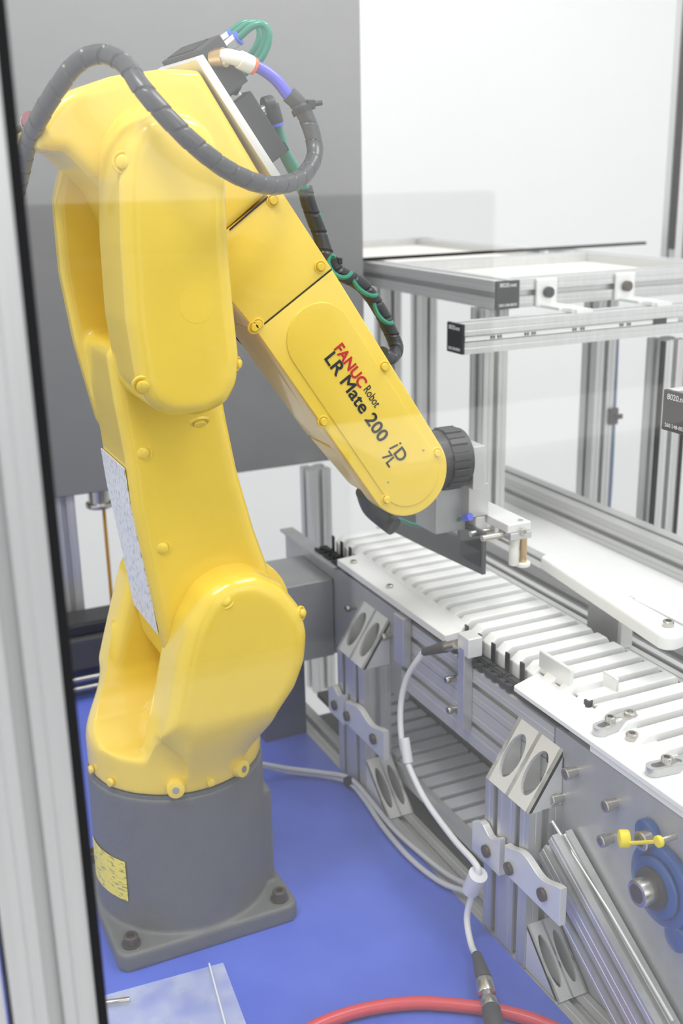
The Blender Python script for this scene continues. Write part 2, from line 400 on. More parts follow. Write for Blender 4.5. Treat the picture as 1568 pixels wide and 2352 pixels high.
# yellow warning label wrapped on the base cylinder
bm = bmesh.new(); A0, A1 = math.radians(178), math.radians(217); rr = 0.0926; cols = []
for k in range(13):
    a = A0 + (A1 - A0) * k / 12
    cols.append([bm.verts.new((rr * math.cos(a), rr * math.sin(a), z)) for z in (0.052, 0.098)])
for a, b in zip(cols, cols[1:]): bm.faces.new((a[0], b[0], b[1], a[1]))
r = bmesh.ops.extrude_face_region(bm, geom=bm.faces[:])
for v in [g for g in r['geom'] if isinstance(g, bmesh.types.BMVert)]:
    v.co.x *= 0.9955; v.co.y *= 0.9955
fixn(bm); finish('warning_label', bm, 'label_yellow', rb, label='yellow printed warning label')
cyl('seam_ring', (0, 0, 0.170), (0, 0, 0.1755), 0.0885, 'base_grey', rb, n=72)
# --- turret
def turret_build(bm):
    cyl_bm(bm, (0, 0, 0.1755), (0, 0, 0.215), 0.0905, 0.0885, 72)
    # far wall of the fork
    far = fillet([(-.076, .18), (-.0665, .225), (-.0490, .285), (-.0225, .372), (.01, .388), (.03, .385), (.05, .36), (.06, .30), (.07, .22), (.07, .18)], [.0, .02, .03, .03, .03, .05, .045, .04, .03, 0])
    rprism_bm(bm, far, 0.030, 0.085, 0.012, 0.012)
    dish = [Vector(q) for q in ((-.055, .18), (-.055, .210), (-.030, .216), (.0, .228), (.022, .248), (.034, .275), (.042, .31), (.055, .31), (.055, .18))]
    rprism_bm(bm, dish, -.086, .065, 0, 0, 5, 'x')
    # near paddle
    near = fillet([(-0.0512,0.2024),(-0.0401,0.2408),(-0.0288,0.2830),(-0.0197,0.3205),(-0.0082,0.3571),(0.0101,0.3856),(0.0358,0.3978),(0.0613,0.3963),(0.0868,0.3800),(0.1059,0.3521),(0.1109,0.3263),(0.1073,0.2974),(0.0963,0.2720),(0.0772,0.2485),(0.0599,0.2150),(0.0380,0.1825)], [0, .03, .03, .03, .03, .03, .03, .03, .03, .03, .03, .03, .03, .03, .03, 0])
    rprism_bm(bm, near, -0.113, -0.05, 0.016, 0.0, 6)
    cyl_bm(bm, (0.01, -0.02, 0.20), (0.03, -0.04, 0.27), 0.05, 0.03, 40)
def turret_deform(c):
    q = max(0, min(1, (c.z - .178) / .085)); q = q * q * (3 - 2 * q); qx = max(0, min(1, (c.x + .048) / .034)); q = min(1, q * qx + max(0, (c.z - .235) / .035) * (1 - qx))
    yc = -math.sqrt(max(.0892 ** 2 - c.x ** 2, 1e-6)); lim = yc * (1 - q) - .113 * q
    if c.z < .27 and c.y < lim: c.y = lim
    if c.x < 0 and c.z < .335:
        t = max(0, min(1, (c.z - .205) / .07)); t = t * t * (3 - 2 * t)
        xl = -((1 - t) * math.sqrt(max(.0886 ** 2 - c.y ** 2, .0002)) + t * (.056 - max(0, c.z - .27) * .30))
        if c.x < xl: c.x = xl
    if c.z < .27:
        rmax = .0897 + .05 * q
        if c.x > 0 and math.hypot(c.x, c.y) > rmax: 
            k = rmax / math.hypot(c.x, c.y); c.x *= k; c.y *= k
casting('turret', turret_build, 'yellow', rb, 0.0024, 18, 'yellow forked shoulder casting', turret_deform)
# shoulder disc seam
cyl('shoulder_disc', (0.053, -0.062, 0.341), (0.053, -0.045, 0.341), 0.058, 'yellow', rb, n=64, bev=0.003)
# --- upper arm
def arm_build(bm):
    low = fillet([(-.0165, .30), (-.0235, .342), (-.0394, .460), (-.0425, .515), (-.0480, .56), (-.052, .612), (.045, .612), (.0536, .5375), (.0616, .487), (.076, .4253), (.089, .3832), (.092, .31), (.06, .28), (.01, .28)], [.02, .03, .05, .03, .03, .012, .012, .05, .05, .06, .04, .03, .03, .03])
    rprism_bm(bm, low, -0.069, 0.038, 0.010, 0.012, 6)
    # far cheek of the elbow fork
    cheek = fillet([(-.0405, .51), (-.0585, .60), (-.066, .665), (-.066, .73), (-.045, .80), (0, .825), (.045, .80), (.062, .75), (.052, .60), (.05, .52)], [.02, .03, .03, .03, .04, .04, .04, .03, .03, .02])
    rprism_bm(bm, cheek, 0.022, 0.052, 0.006, 0.012)
    # web at the right of the pocket
    rprism_bm(bm, fillet([(-.028, .585), (-.008, .63), (-.004, .72), (.05, .72), (.052, .585)], .008), -0.09, 0.04)
    rprism_bm(bm, fillet([(-.036, .59), (-.038, .70), (-.03, .75), (.05, .75), (.05, .59)], .008), -0.10, -0.064)
casting('upper_arm', arm_build, 'yellow', rb, 0.0022, 7)
# white spec label on the narrow left side of the upper arm
bm = bmesh.new(); Lx = [(-.0425, .5000), (-.0395, .462), (-.0335, .42), (-.0262, .362), (-.0232, .335)]
rowsL = []
for (x, z) in Lx: rowsL.append([bm.verts.new((x - .0012, y, z)) for y in (-.058, 0.028)])
for a, b in zip(rowsL, rowsL[1:]): bm.faces.new((a[0], a[1], b[1], b[0]))
r = bmesh.ops.extrude_face_region(bm, geom=bm.faces[:])
for v in [g for g in r['geom'] if isinstance(g, bmesh.types.BMVert)]: v.co.x += 0.0012
fixn(bm); finish('specification_label', bm, 'label_white', rb, label='white printed label')
# --- elbow motor cover (near side)
cov = fillet([(-0.0455,0.7455),(-0.0484,0.7003),(-0.0490,0.6399),(-0.0442,0.5871),(-0.0353,0.5700),(-0.0175,0.5608),(0.0087,0.5597),(0.0283,0.5669),(0.0380,0.5825),(0.0410,0.6043),(0.0383,0.6476),(0.0363,0.6964),(0.0370,0.7435),(0.0321,0.7731),(0.0189,0.7909),(-0.0034,0.7972),(-0.0260,0.7910),(-0.0404,0.7707)], [.03,.05,.05,.03,.03,.03,.03,.02,.03,.04,.05,.05,.05,.03,.03,.03,.03,.03])
covf = poly_offset(cov, .0015)
rprism('motor_cover', covf, -0.146, -0.066, 0.014, 0.0, 'yellow', rb, seg=7)
cyl('cover_badge', *[(lambda p: [(p[0], -0.14612, p[2]), (p[0], -0.1458, p[2])])((0.0055,-0.1460,0.6504))][0], 0.0148, 'yellow', rb, n=40)
# --- forearm frame: s along the forearm, t across it (up right)
J3 = Vector((0.0, 0.762)); D2 = Vector((.549, -.836)).normalized(); N2 = Vector((-D2.y, D2.x))
def st(s, t): q = J3 + D2 * s + N2 * t; return (q.x, q.y)
def s3(s, t, y): q = J3 + D2 * s + N2 * t; return Vector((q.x, y, q.y))
def housing_build(bm):
    hp = fillet([(-0.0938,0.7714),(-0.0896,0.7894),(-0.0707,0.8139),(-0.0267,0.8284),(0.0185,0.8347),(0.0473,0.8335),(0.1026,0.7424),(0.1017,0.7307),(0.0654,0.7038),(0.0136,0.6789),(-0.0234,0.6953),(-0.0421,0.7382),(-0.0713,0.7704)], [.004,.02,.05,.06,.05,.004,.003,.001,.002,.02,.03,.02,.01])
    rprism_bm(bm, hp, -0.064, 0.056, 0.008, 0.02, 6)
casting('elbow_housing', housing_build, 'yellow', rb, 0.0024, 5, 'rounded yellow elbow casting')
cyl('elbow_disc', (0.006, -0.068, 0.757), (0.006, -0.058, 0.757), 0.051, 'yellow', rb, n=64, bev=0.004)
# forearm sections
def fore1(bm):
    P = fillet([st(.0842, .0818), st(.1712, .0830), st(.1712, -.0095), st(.10, -.015), st(.0842, -.015)], [.0015, .0015, .0015, .02, .0015])
    rprism_bm(bm, P, -0.063, 0.050, 0.0008, 0.001, 3)
bm = bmesh.new(); fore1(bm); fixn(bm); finish('forearm_root', bm, 'yellow', rb, True, angle=40)
tipc = (.2437, .4575)
def st_of(x, z): v = Vector((x, z)) - J3; return (v.dot(D2), v.dot(N2))
sC, tC = st_of(*tipc); R_T = 0.0445
def fore_profile(grow=0.0, s0=.1722, tmax=None):
    P = [Vector(st(s0, -.0095 - grow)), Vector(st(s0, .0830 + grow))]
    a0 = math.atan2(N2.y, N2.x)
    for k in range(0, 25):
        a = a0 - PI * k / 24; P.append(Vector((tipc[0] + (R_T + grow) * math.cos(a), tipc[1] + (R_T + grow) * math.sin(a))))
    return P
rprism('forearm_cover', fore_profile(), -0.063, -0.036, 0.0015, 0.002, 'yellow', rb, label='yellow side cover carrying the lettering')
# inset panel line on the cover (slot shaped step)
inner = []
a0 = math.atan2(N2.y, N2.x)
for k in range(17): a = a0 + PI - PI * k / 16; inner.append(Vector(st(.217, tC)) + Vector((math.cos(a), math.sin(a))) * .034)
for k in range(17): a = a0 - PI * k / 16; inner.append(Vector(tipc) + Vector((math.cos(a), math.sin(a))) * .034)
rprism('cover_panel', inner, -0.0642, -0.0625, 0.0008, 0.0, 'yellow', rb)
# body behind the cover, and far side
bodyP = fillet([st(.1725, -.0085), st(.1725, .0800), st(.31, .0760), st(.335, .06), st(.335, .03), st(.325, -.0065)], [.001, .001, .02, .02, .02, .004])
rprism('forearm_body', bodyP, -0.036, 0.045, 0.0, 0.018, 'yellow', rb)
def wrist_build(bm):
    wp_ = fillet([st(.328, -.0055), st(.40, .0005), st(.43, .012), st(.44, .04), st(.42, .07), st(.34, .072)], [.002, .02, .02, .03, .03, .02])
    rprism_bm(bm, wp_, -0.034, 0.040, 0.0, 0.012)
    cyl_bm(bm, (0.246, 0.0, 0.447), (0.307, 0.0, 0.447), 0.034, 0.030, 48)
casting('wrist', wrist_build, 'yellow', rb, 0.0022, 5)
bm = bmesh.new()
for k in range(24):
    a = 2 * PI * k / 24; r1 = .0345 if k % 2 else .0335
    c = Vector((0, math.cos(a) * (r1 - .003), math.sin(a) * (r1 - .003)))
    box_bm(bm, (.315, -.0036, -.003), (.336, .0036, .003), .0008, Matrix.Translation((0, .0 + c.y, .449 + c.z)) @ Matrix.Rotation(a + PI / 2, 4, 'X'))
cyl_bm(bm, (.303, .0, .449), (.341, .0, .449), .0315, .0315, 48)
finish('tool_adapter', bm, 'black', rb, label='black notched ring between wrist and gripper')
# cover screws: boss with a pressed ring
def cover_screw(p, d=(0, -1, 0), r=.0052):
    d = Vector(d).normalized(); p = Vector(p)
    bm = bmesh.new(); m = frame_to(p, p + d)
    def ring(rad, z, n=24): return [bm.verts.new(m @ Vector((rad * math.cos(2 * PI * k / n), rad * math.sin(2 * PI * k / n), z))) for k in range(24)]
    rs = [ring(r * 1.75, -.0010), ring(r * 1.62, .0009), ring(r * 1.38, .0010), ring(r * 1.12, -.0004), ring(r, -.0004), ring(r, .0030), ring(r * .86, .0036)]
    for a, b in zip(rs, rs[1:]):
        for k in range(24): bm.faces.new((a[k], a[(k + 1) % 24], b[(k + 1) % 24], b[k]))
    bm.faces.new(rs[-1]); fixn(bm); finish('cover_screw', bm, 'yellow', rb, True, None, 50)
for p in [(-0.0227,-0.1320,0.7604),(-0.0406,-0.1380,0.5885),(0.0462,-0.1250,0.5972)]: pass
cover_screw((-0.0432,-0.1360,0.7607), (-.45, -.9, .1))
cover_screw((-0.0419,-0.1400,0.5883), (-.3, -.9, -.3))
cover_screw((0.0449,-0.1240,0.5961), (.8, -.8, -.1), .0038)
cover_screw((0.0057,-0.1340,0.5518), (0, -.6, -.8))
cover_screw((-0.0273,-0.0670,0.5144), (-.25, -1, 0))
cover_screw((-0.0161,-0.0670,0.4231), (-.25, -1, 0))
cover_screw((0.0275,-0.1090,0.3782), (-.3, -1, .5))
cover_screw((-0.0255,-0.1030,0.2551), (-.3, -1, -.1))
cover_screw((0.1048,-0.1040,0.3484), (.8, -.9, .2), .0042)
for q in [(0.2166,-0.0632,0.5686),(0.1507,-0.0632,0.5219),(0.2758,-0.0632,0.4752),(0.2178,-0.0632,0.4344),(0.0844,-0.0632,0.6165),(0.0883,-0.0632,0.6190),(0.1516,-0.0632,0.6670),(0.1072,-0.0632,0.7268)]: cover_screw(q, (0, -1, 0), .0036)
for q in [(0.2594,-0.0645,0.4803),(0.2193,-0.0645,0.4522)]: cyl('pin_hole', (q[0], -0.0643, q[2]), (q[0], -0.0649, q[2]), .0011, 'screw', rb, n=10)
# eye bosses on the turret skirt
for i, (px, a) in enumerate(((0, -106), (1, -62))):
    a = math.radians(a); c = Vector((math.cos(a) * .093, math.sin(a) * .093, .186)); d = Vector((math.cos(a), math.sin(a), .1)).normalized()
    bm = bmesh.new(); cyl_bm(bm, c - d * .012, c + d * .004, .0105, .0085, 28, .001); fixn(bm)
    e = finish('lifting_boss', bm, 'yellow', rb, True)
    cyl('boss_hole', c + d * .0038, c + d * .0044, .0035, 'screw', e, n=16)
for a in (-84, -150, -172): 
    a = math.radians(a); c = Vector((math.cos(a) * .089, math.sin(a) * .089, .184)); cyl('skirt_screw', c, c + Vector((math.cos(a), math.sin(a), 0)) * .004, .0042, 'yellow', rb, n=18, bev=.0008)
# dark seam lines on the forearm and elbow
bm = bmesh.new(); a = s3(.1717, -.0090, -.0628); b = s3(.1717, .0825, -.0628); tube_bm(bm, [a, b], .0006, 6); finish('cover_seam', bm, 'dark', rb)
bm = bmesh.new(); a, b = [(0.0656,-0.0634,0.7031),(0.1027,-0.0634,0.7299)]
tube_bm(bm, [Vector(a), Vector(b)], .0009, 6); finish('elbow_seam', bm, 'dark', rb)
# lettering along the forearm
zx = Vector((D2.x, 0, D2.y)); up3 = Vector((N2.x, 0, N2.y)); nn = zx.cross(up3)
def lmat(px): 
    m = Matrix((zx, up3, nn)).transposed().to_4x4(); m.translation = Vector(px); return m
def at_px(v): return (v[0], -0.0645, v[2])
text_mesh('maker_lettering', 'FANUC', lmat(at_px((0.1623,-0.0645,0.5911))), .0148, 'txt_red', rb, sx=1.0, thick=.0006, label='red capital letters')
text_mesh('small_lettering', 'Robot', lmat(at_px((0.1927,-0.0645,0.5487))), .0122, 'txt_blk', rb, sx=.76, label='thin small letters')
text_mesh('model_lettering', 'LR Mate 200', lmat(at_px((0.1518,-0.0645,0.5830))), 0.0180, 'txt_blk', rb, sx=1.15, thick=.00055, label='black model lettering')
text_mesh('model_letter', 'i', lmat(at_px((0.2201,-0.0645,0.4883))), .0210, 'txt_blk', rb, sx=1.0, shear=.25)
text_mesh('model_letter', 'D', lmat(at_px((0.2244,-0.0645,0.4820))), .0172, 'txt_blk', rb, sx=1.1, thick=.0005)
text_mesh('model_lettering', '7L', lmat(at_px((0.2122,-0.0645,0.4800))), .0145, 'txt_blk', rb, sx=1.06, bold=.0002)

# --- valve plate on the forearm's upper side
pl = fillet([st(-.0425, .0800), st(.0765, .0815), st(.0765, .0892), st(-.0425, .0878)], .0008)
rprism('valve_plate', pl, -0.0625, 0.060, .0006, .0006, 'alu_bright', rb, label='bare aluminium mounting plate')

def obox(name, s0, s1, t0, t1, y0, y1, m, parent, bev=.001, label=None):
    mt = Matrix((zx, Vector((0, 1, 0)), up3)).transposed().to_4x4(); mt.translation = Vector((J3.x, 0, J3.y))
    return box(name, (s0, y0, t0), (s1, y1, t1), m, parent, bev, mt, label)
# ================================================================== pneumatics on the arm
vb = thing('valve_block', 'black pneumatic manifold at the top of the aluminium plate on the robot elbow', 'valve', tuple(s3(-.03, .09, 0)))
obox('body', -.046, -.002, .0888, .114, -.050, .055, 'valve', vb)
obox('top_face_insert', -.0468, -.0458, .093, .110, -.03, .045, 'black', vb, .0002)
for y in (-.02, .004, .028): obox('port_block', -.040, -.012, .114, .119, y - .009, y + .009, 'valve', vb)
# white elbow fitting
e0 = Vector((0.0685,-0.0520,0.8443)); e1 = Vector((0.0767,-0.0620,0.8450)); e2 = Vector((0.0808,-0.0640,0.8422)); e3 = Vector((0.0931,-0.0620,0.8378))
ef = thing('elbow_fitting', 'white elbow fitting with an orange ring feeding the blue tube', 'fitting', tuple(e0))
tube('elbow_body', [e0, e1 * .6 + e0 * .4, e2, e3], .0062, 'whitefit', ef, n=20)
d = (e3 - e2).normalized(); cyl('collar', e2, e3, .0076, 'whitefit', ef, bev=.001)
cyl('release_ring', e3, e3 + d * .003, .0072, 'orange', ef, bev=.0006)
cyl('threaded_base', e0 + Vector((-.004, .006, -.001)), e0 + Vector((.003, -.003, .0)), .0082, 'brass', ef)
cyl('hex_base', e0 + Vector((.0, -.001, 0)), e0 + Vector((.004, -.004, 0)), .0070, 'whitefit', ef, n=6)
bh = [(0.0931,-0.0620,0.8378),(0.1014,-0.0630,0.8350),(0.1138,-0.0660,0.8256),(0.1249,-0.0700,0.8103)]
tag(tube('blue_air_tube', bh, .0050, 'bluehose'), 'bright blue air tube running from the white elbow fitting', 'tube')
# clear push-in fittings with blue rings and the green tube loops
g0 = [(0.0837,-0.0300,0.8592), (0.0877,0.0000,0.8636)]
loops = [
  [(0.0931,-0.0300,0.8615),(0.1039,-0.0400,0.8712),(0.1132,-0.0450,0.8716),(0.1168,-0.0450,0.8606),(0.1107,-0.0400,0.8451),(0.0977,-0.0300,0.8333),(0.0888,-0.0200,0.8268)],
  [(0.0944,-0.0100,0.8657),(0.1084,-0.0200,0.8756),(0.1187,-0.0250,0.8740),(0.1206,-0.0250,0.8627),(0.1136,-0.0200,0.8469),(0.0990,-0.0100,0.8356),(0.0899,0.0000,0.8289)],
  [(0.0968,0.0100,0.8692),(0.1119,0.0000,0.8786),(0.1223,-0.0050,0.8755),(0.1227,-0.0050,0.8640),(0.1138,0.0000,0.8497),(0.1003,0.0100,0.8401),(0.0930,0.0200,0.8333)]]
gl = ['green air tube looping above the robot elbow, nearest of the three', 'green air tube looping above the robot elbow, middle of the three', 'green air tube looping above the robot elbow, farthest and partly hidden']
for L_, lb in zip(loops, gl): tag(tube('green_air_tube', L_, .0030, 'green', n=14), lb, 'tube', 'green tubes looped over the elbow')
for i, (L_, lb) in enumerate(zip(loops[:2], ('clear push-in fitting with blue ring beside the white elbow', 'clear push-in fitting with blue ring behind the first one'))):
    a = Vector(L_[0]); dd = (Vector(L_[1]) - a).normalized(); ft = thing('push_in_fitting', lb, 'fitting', tuple(a), 'push-in fittings on the valve block')
    cyl('fitting_body', a - dd * .012, a, .0058, 'alu_bright', ft, n=6); cyl('release_ring', a, a + dd * .0022, .0062, 'bluering', ft)
# second valve with speed controls
v2 = thing('speed_control_valve', 'long black valve bank halfway down the aluminium plate', 'valve', tuple(s3(0, .09, 0)))
obox('valve_body', .006, .066, .0895, .113, -.046, .02, 'valve', v2, .0015)
obox('end_step', .001, .006, .0892, .103, -.036, .01, 'whitefit', v2, .0005)
obox('end_cap', .058, .067, .0895, .1155, -.044, .018, 'black', v2, .001)
kb = thing('flow_control_knob', 'black elbow flow control with blue ring on the long valve bank', 'knob', tuple(s3(-.012, .112, -.03)))
k0 = Vector((0.1118,-0.0300,0.8002)); k1 = Vector((0.1222,-0.0300,0.8082)); k2 = Vector((0.1265,-0.0300,0.7921))
cyl('stem', k0, k1 * .55 + k0 * .45, .005, 'screw', kb, bev=.001); cyl('knob_body', Vector((0.1150,-0.0300,0.8060)), Vector((0.1247,-0.0300,0.8082)), .0088, 'black', kb, bev=.0015)
cyl('elbow_leg', k1, k2, .0072, 'black', kb, bev=.001); cyl('release_ring', k2, k2 + (k2 - k1).normalized() * .0025, .0068, 'bluering', kb)
kc = thing('flow_control_knob', 'black ribbed knob between the two valve bodies', 'knob', tuple((0.0869,-0.0300,0.8207)))
cyl('knob_body', (0.0819,-0.0300,0.8253), (0.0909,-0.0300,0.8189), .0085, 'black', kc, bev=.002); cyl('stem', (0.0888,-0.0300,0.8182), (0.0935,-0.0300,0.8132), .0035, 'whitefit', kc)
# green tubes running down from the valve
downA = [(0.1282,-0.0300,0.7906),(0.1354,-0.0280,0.7693),(0.1489,-0.0250,0.7481),(0.1605,-0.0200,0.7284),(0.1741,-0.0150,0.7020),(0.1838,-0.0120,0.6709)]
downB = [(0.1294,-0.0100,0.7898),(0.1364,-0.0150,0.7676),(0.1494,-0.0180,0.7404),(0.1594,-0.0180,0.7205),(0.1708,-0.0150,0.6960)]
tag(tube('green_air_tube', downA, .0042, 'green', n=14), 'green air tube running down beside the forearm from the black elbow knob', 'tube')
tag(tube('green_air_tube', downB, .0030, 'green', n=12), 'thin green air tube tucked behind the thicker one beside the forearm', 'tube')

# ================================================================== the big spiral wrapped hose
hose_pts = [(-0.0976,0.0500,0.7272),(-0.0973,0.0000,0.7533),(-0.0952,-0.0350,0.7770),(-0.0915,-0.0780,0.7960),(-0.0809,-0.0980,0.8149),(-0.0664,-0.1120,0.8326),(-0.0518,-0.1280,0.8378),(-0.0407,-0.1500,0.8293),(-0.0335,-0.1720,0.8096),(-0.0168,-0.1820,0.7871),(0.0053,-0.1820,0.7668),(0.0345,-0.1700,0.7501),(0.0728,-0.1450,0.7407),(0.1138,-0.1100,0.7451),(0.1391,-0.0850,0.7627),(0.1412,-0.0750,0.7845),(0.1329,-0.0720,0.8043),(0.1226,-0.0700,0.8149)]
hz = thing('spiral_wrapped_hose', 'thick grey spiral-wrapped hose looping across the robot elbow', 'hose', tuple(hose_pts[2]))
spiral_tube('wrap', hose_pts, .0076, 'wrap', hz, pitch=.0175, gap=.09, depth=.14)
ta = Vector((0.1394,-0.0720,0.8018)); 
bm = bmesh.new(); tb0 = smooth_path(hose_pts, 8); 
tp = Vector((0.1328,-0.0720,0.8039)); td = (Vector((0.1382,-0.0730,0.7917)) - tp).normalized()
bm = bmesh.new(); cyl_bm(bm, tp, tp + td * .005, .0090, None, 20); finish('cable_tie', bm, 'black', hz)
box('tie_head', tuple(tp + Vector((.004, -.006, -.002))), tuple(tp + Vector((.012, .004, .006))), 'black', hz, .001); cyl('tie_tail', tp + Vector((.008, -.002, .002)), tp + Vector((.019, -.003, .0035)), .0022, 'black', hz, n=8)
# clamp at the left where the hose ties to the casting
ct = thing('hose_clamp', 'dark red and steel clamp on the hose at the left of the elbow', 'clamp', tuple((-0.0844,0.0000,0.7936)))
c0 = Vector((-0.0846,0.0000,0.7925)); dd = (Vector(hose_pts[3]) - Vector(hose_pts[1])).normalized()
cyl('clamp_band', c0 - dd * .004, c0 + dd * .004, .0098, 'steel', ct); cyl('clamp_screw', c0 + Vector((-.018, 0, -.006)), c0 + Vector((-.006, 0, -.001)), .0028, 'darkscrew', ct, n=10)
cyl('red_band', c0 + dd * .004, c0 + dd * .007, .0094, mat('dark_red_band', (.16, .02, .04), .4), ct)
# harness that follows the forearm
h2 = thing('wrapped_harness', 'dark spiral-wrapped harness bulging out beside the forearm lettering', 'hose', tuple((0.1823,-0.0200,0.6632)))
hp = [(0.1572,-0.0200,0.7355),(0.1629,-0.0180,0.7172),(0.1730,-0.0150,0.6939),(0.1788,-0.0200,0.6708),(0.1905,-0.0200,0.6566),(0.2171,-0.0150,0.6421),(0.2377,-0.0100,0.6189),(0.2508,-0.0080,0.5959),(0.2571,-0.0120,0.5769),(0.2411,-0.0300,0.5702),(0.2232,-0.0450,0.5782)]
spiral_tube('wrap', hp, .0075, 'wrap_dark', h2, pitch=.020, gap=.13, depth=.2)
hg = [(0.1761,-0.0260,0.6713),(0.1877,-0.0260,0.6572),(0.2142,-0.0210,0.6428),(0.2346,-0.0160,0.6198),(0.2477,-0.0140,0.5969)]
P = smooth_path(hg, 12)
bm = bmesh.new(); Q = []
for i, q in enumerate(P): a = i * .42; Q.append(q + Vector((math.cos(a) * .0052, -.002 + .003 * math.sin(a), math.sin(a) * .0052)))
tube_bm(bm, Q, .0022, 8); finish('green_tube_turns', bm, 'green', h2, True)
for i, (a, b) in enumerate((((752, 598), (758, 606)),)):
    p_ = Vector((0.1810,-0.0200,0.6666)); cyl('cable_tie', p_ - Vector((-.0003, 0, .002)), p_ + Vector((-.001, 0, .002)), .0088, 'black', h2, n=20)
    box('tie_head', tuple(p_ + Vector((.006, -.007, -.002))), tuple(p_ + Vector((.0105, -.001, .004))), 'black', h2, .0008)

# ================================================================== gripper
gr = thing('gripper', 'aluminium gripper with a dark blade finger held by the robot over the white flights', 'gripper', (.37, .02, .42))
box('mounting_plate', (.3412, -.028, .4175), (.3560, .030, .4655), 'alu_plate', gr, .001)
box('connecting_block', (.346, -.012, .3802), (.372, .034, .4175), 'alu_plate', gr, .001)
box('angle_block', (.3722, .018, .3802), (.388, .032, .404), 'alu_plate', gr, .001)
screw('cap_screw', (.366, -.004, .4175), (0, 0, 1), gr, .004, .004)
box('gripper_body', (.312, .002, .362), (.3515, .048, .4170), 'steel', gr, .002)
box('carriage_plate', (.3712, -.052, .370), (.4015, .036, .380), 'alu_bright', gr, .0012)
box('carriage_block', (.3735, -.0545, .3615), (.4010, -.030, .3700), 'alu_plate', gr, .0008)
screw('cap_screw', (.389, -.0545, .3700), (0, -1, 0), gr, .0042, .0022)
screw('cap_screw', (.392, -.045, .380), (0, 0, 1), gr, .003, .001)
cyl('guide_rod', (.345, -.042, .3660), (.3735, -.042, .3660), .0035, 'screw', gr); cyl('guide_rod', (.345, -.018, .3640), (.3735, -.018, .3640), .0035, 'screw', gr)
box('cylinder_body', (.3568, -.010, .345), (.3700, .034, .3795), 'alu_bright', gr, .002)
cyl('pusher', (.384, -.046, .3615), (.384, -.046, .330), .0055, 'whitefit', gr, bev=.001); cyl('pusher_pad', (.396, -.046, .332), (.396, -.046, .327), .0085, 'whitefit', gr, bev=.001)
cyl('pusher', (.396, -.046, .3615), (.396, -.046, .331), .0040, 'brass', gr, bev=.001)
tube('air_tube', [(0.3100,0.0848,0.3580),(0.3300,0.0736,0.3500),(0.3380,0.0269,0.3642),(0.3430,-0.0099,0.3810)], .0022, 'green', gr, n=10, label='green air tube')
cyl('blue_ring', (0.3430,-0.0081,0.3805), (0.3450,-0.0175,0.3839), .0042, 'bluering', gr)
# blade finger: long dark plate in the y-z plane
fin = fillet([(-.033, .3195), (-.033, .3695), (.020, .3675), (.023, .3460), (.10, .345), (.200, .349), (.250, .350), (.262, .330), (.228, .306), (.1, .3115)], [.001, .001, .001, .004, .02, .02, .006, .01, .01, .02])
rprism('finger_blade', fin, .352, .3565, .0004, .0004, 'smoked', gr, axis='x', label='dark grey flat finger')
box('finger_window', (.3500, -.030, .328), (.3518, .012, .364), 'smoke_glass', gr)
def boot(bm):
    tube_bm(bm, smooth_path([(0.2349,0.0200,0.4193),(0.2470,0.0300,0.3966),(0.2646,0.0300,0.3788),(0.2702,0.0200,0.3732)], 6), .0105, 16)
bm = bmesh.new(); boot(bm); finish('cable_boot', bm, 'black', gr, True)

# ================================================================== door frame with its glass, in front
gd = thing('guard_door', 'aluminium framed glass guard door standing in front of the robot', 'door', (-.2, -.5, 0))
gd['kind'] = 'structure'; gd.name = 'door_1'
extrusion('frame_post', (-.2560, -.4815, -.95), (-.2560, -.4815, 1.3), gd, .043, .043, up=(0, 1, 0), slot=.0085)
extrusion('door_post', (-.2095, -.4815, -.95), (-.2095, -.4815, 1.3), gd, .043, .043, up=(0, 1, 0), slot=.0085)
box('gasket', (-.1879, -.5045, -.6), (-.1825, -.494, 1.3), 'rubber', gd, .0008)
box('glass_pane', (-.1835, -.500, -.6), (1.10, -.496, 1.3), 'glass', gd)
# dark boxes added behind the viewer to shape the reflection in the glass
wb = thing('dark_backdrop', 'dark boxes added behind the viewer to mirror faintly in the guard glass', 'backdrop', (1.0, -3.5, -.95))
box('tall_panel', (.2, -3.6, -.95), (2.0, -3.5, .66), 'cabdark', wb, .02)
box('backdrop_box', (.2, -3.5, -.72), (1.2, -3.35, .50), 'cabdark', wb, .02)
wd = thing('white_reflector', 'white desk added behind the viewer for its pale mirror image in the guard glass', 'reflector', (2.2, -3.2, -.95))  # pale boxes added out of view to lighten part of the glass reflection
box('reflector_top', (1.25, -3.48, -.16), (3.1, -2.9, -.12), 'white', wd, .005); box('reflector_front', (1.25, -3.2, -.95), (3.1, -3.17, -.16), 'white', wd)

# ================================================================== control cabinet
cb = thing('control_cabinet', 'large plain grey steel cabinet hanging behind the robot', 'cabinet', (.17, .72, .3))
box('body', (-.42, .60, .292), (.5225, .86, 1.7), 'cab', cb, .002)
gl_ = thing('cable_gland', 'round steel gland with an orange rod under the grey cabinet', 'gland', (.077, .66, .28))
cyl('gland_disc', (.077, .625, .262), (.077, .625, .270), .021, 'screw', gl_, bev=.002); cyl('gland_neck', (.077, .625, .270), (.077, .625, .2925), .016, 'screw', gl_)
cyl('rod', (.083, .625, .10), (.083, .625, .262), .0028, 'copper', gl_, n=12)
# dark actuator low behind the robot
ac = thing('linear_actuator', 'dark low actuator with two silver rods behind the robot shoulder', 'actuator', (.05, .55, .0))
box('body', (-.10, .52, .045), (.115, .60, .095), 'boot', ac, .003); box('top_cap', (-.06, .53, .095), (.10, .59, .115), 'black', ac, .004)
box('foot', (-.10, .53, .0), (.10, .60, .045), 'navy', ac)
for z in (.022, .037): cyl('rod', (-.12, .51, z), (.14, .51, z), .004, 'screw', ac, n=14)
